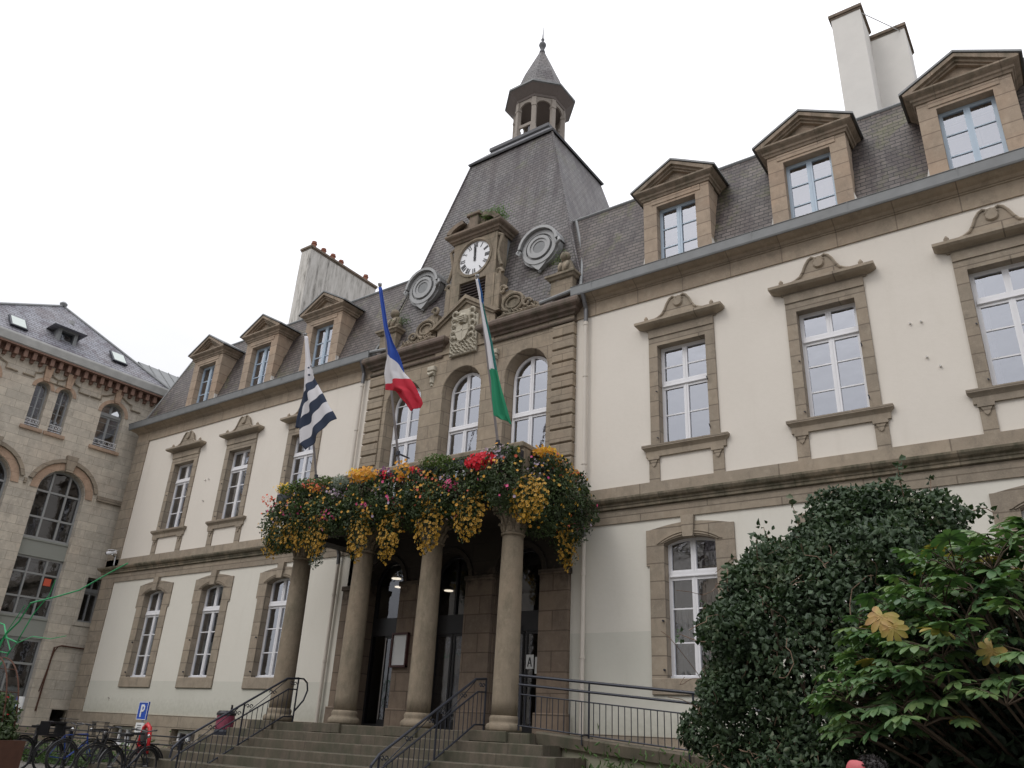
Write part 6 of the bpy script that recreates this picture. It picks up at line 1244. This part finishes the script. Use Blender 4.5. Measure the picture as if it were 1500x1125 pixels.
for s in (-1,1):
    e=chain(3,[(s*.15,.0,1.28),(s*.20,.01,1.04),(s*.21,-.05,.82),(s*.21,-.07,.76)],[.058,.045,.034,.028])
    for j,(dx,l) in enumerate(((-.028,.072),(-.010,.082),(.010,.078),(.027,.062))): chain(e,[(s*.21+dx,-.075,.72),(s*.21+dx*1.1,-.08,.72-l*.5),(s*.21+dx*1.1,-.07,.72-l)],[.010,.009,.008])
    chain(e,[(s*.185,-.11,.735),(s*.18,-.125,.70)],[.011,.009])
    chain(0,[(s*.09,0,.80),(s*.10,-.01,.46),(s*.10,.01,.10),(s*.10,-.06,.05),(s*.10,-.15,.04)],[.095,.06,.045,.045,.038])
skin('body',V,Ed,Rd,M['skin'],t)
m=MB(); 
def ellm(mb,c,r_,n=14):
    v=[];f=[]
    for i in range(n+1):
        th=PI*i/n
        for k in range(2*n): a=PI*k/n; v.append((c[0]+r_[0]*math.sin(th)*math.cos(a),c[1]+r_[1]*math.sin(th)*math.sin(a),c[2]+r_[2]*math.cos(th)))
    for i in range(n):
        for k in range(2*n): f.append((i*2*n+k,(i+1)*2*n+k,(i+1)*2*n+(k+1)%(2*n),i*2*n+(k+1)%(2*n)))
    return mb.add(v,f)
ellm(m,(0,.03,1.505),(.098,.105,.115)); m.v=[(x*(1+.05*math.sin(z*90+x*60)),y*(1+.05*math.sin(x*80+z*70)),z+.008*math.sin(x*120)) for x,y,z in m.v]; m.obj('hair',M['hair'],t,smooth=True)
rgh=np.random.default_rng(5); P,N=shell(2600,[(0,.03,1.505,.10,.11,.118)],rgh,.95); o=cloud(P,N,.035,M['hair'],'curls',None,6,asp=.25,fold=.4); o.parent=t
m=MB(); ellm(m,(0,-.05,1.53),(.088,.075,.075)); m.v=[(x,y,max(min(z,1.592-.25*max(0,y+.06)),1.52)) for x,y,z in m.v]; m.poly([(-.075,1.518),(.075,1.518),(.06,1.53),(-.06,1.53)],-.19,-.09); m.obj('cap',M['cap'],t,smooth=True)
m=MB(); 
for s in (-1,1): ellm(m,(s*.03,-.088,1.455),(.012,.008,.009),6)
m.obj('eye',M['paper'],t,smooth=True); m=MB(); ellm(m,(0,-.10,1.43),(.012,.02,.02),6); ellm(m,(0,-.088,1.395),(.024,.008,.006),6); 
for s in (-1,1): ellm(m,(s*.084,.0,1.44),(.01,.02,.03),6)
m.obj('nose_mouth_ears',M['skin'],t,smooth=True)
m=MB(); m.lathe([(.20,.62),(.19,.85),(.16,1.02),(.185,1.2),(.14,1.3),(.065,1.34),(.06,1.38)],0,0,20); m.v=[(x,y*.72,z) for x,y,z in m.v]
for s in (-1,1): m.tube([(s*.13,0,1.28),(s*.20,.01,1.04),(s*.21,-.05,.80)],[.075,.06,.048],10)
m.obj('coat',M['coat'],t,smooth=True); m=MB()
for s in (-1,1): m.tube([(s*.09,0,.84),(s*.10,-.01,.46),(s*.10,.01,.08)],[.11,.08,.065],12)
m.obj('trousers',M['trousers'],t,smooth=True); m=MB()
for s in (-1,1): m.tube([(s*.10,.05,.05),(s*.10,-.06,.05),(s*.10,-.17,.04)],[.05,.05,.04],10)
m.obj('shoe',M['black'],t,smooth=True)
# ---------------------------------------------------------------- light, sky, camera
w=bpy.data.worlds.new('World'); sc.world=w; w.use_nodes=True; nt=w.node_tree; nt.nodes.clear(); L=nt.links.new
out=nt.nodes.new('ShaderNodeOutputWorld'); bg=nt.nodes.new('ShaderNodeBackground'); L(bg.outputs[0],out.inputs[0]); bg.inputs[1].default_value=1.0
sky=nt.nodes.new('ShaderNodeTexSky'); sky.sky_type='NISHITA'; sky.sun_disc=False; sky.sun_elevation=math.radians(48); sky.sun_rotation=math.radians(200); sky.dust_density=3
tc=nt.nodes.new('ShaderNodeTexCoord'); sp=nt.nodes.new('ShaderNodeSeparateXYZ'); L(tc.outputs['Generated'],sp.inputs[0])
def mth(op,a,b=0):
    o=nt.nodes.new('ShaderNodeMath'); o.operation=op
    for i,q in enumerate((a,b)):
        if isinstance(q,bpy.types.NodeSocket): L(q,o.inputs[i])
        else: o.inputs[i].default_value=q
    return o.outputs[0]
ov=mth('ADD',mth('MULTIPLY',mth('MAXIMUM',sp.outputs[2],0),SKY_Z-SKY_H),SKY_H)
mp=nt.nodes.new('ShaderNodeMapping'); mp.inputs['Scale'].default_value=(1,1,2.6); L(tc.outputs['Generated'],mp.inputs[0]); nz=nt.nodes.new('ShaderNodeTexNoise'); nz.inputs['Scale'].default_value=1.6; nz.inputs['Detail'].default_value=5; L(mp.outputs[0],nz.inputs['Vector'])
ov=mth('MULTIPLY',ov,mth('ADD',mth('MULTIPLY',nz.outputs[0],.5),.75))
cc=nt.nodes.new('ShaderNodeMix'); cc.data_type='RGBA'; cc.blend_type='MULTIPLY'; cc.inputs[0].default_value=1; L(ov,cc.inputs[6]); cc.inputs[7].default_value=(.985,.985,1.02,1)
sk=nt.nodes.new('ShaderNodeMix'); sk.data_type='RGBA'; sk.blend_type='MULTIPLY'; sk.inputs[0].default_value=1; L(sky.outputs[0],sk.inputs[6]); sk.inputs[7].default_value=(.1,.1,.1,1)
mx=nt.nodes.new('ShaderNodeMix'); mx.data_type='RGBA'; mx.inputs[0].default_value=.9; L(sk.outputs[2],mx.inputs[6]); L(cc.outputs[2],mx.inputs[7]); L(mx.outputs[2],bg.inputs[0])
s=bpy.data.lights.new('sun','SUN'); s.energy=.7; s.angle=math.radians(18); s.color=(1,.97,.93); so=bpy.data.objects.new('sun',s); COL.objects.link(so)
el_,az=math.radians(48),math.radians(200); dv=Vector((math.sin(az)*math.cos(el_),math.cos(az)*math.cos(el_),math.sin(el_))); so.rotation_euler=dv.to_track_quat('Z','Y').to_euler(); so.location=(0,-30,40)
cam=bpy.data.cameras.new('camera'); co=bpy.data.objects.new('camera',cam); COL.objects.link(co); sc.camera=co; cam.lens=27.943; cam.sensor_width=36; cam.clip_end=2000; cam.clip_start=.1
rv,uv_,fv=Vector((.815714,.576327,.049575)),Vector((.198989,-.360046,.911466)),Vector((-.543152,.733631,.408377))
co.matrix_world=Matrix(((rv.x,uv_.x,-fv.x,0),(rv.y,uv_.y,-fv.y,-15),(rv.z,uv_.z,-fv.z,1.6),(0,0,0,1)))
sc.view_settings.view_transform='Standard'; sc.view_settings.look='None'; sc.view_settings.exposure=EXPO; sc.view_settings.gamma=1
sc.cycles.max_bounces=8; sc.cycles.transparent_max_bounces=12
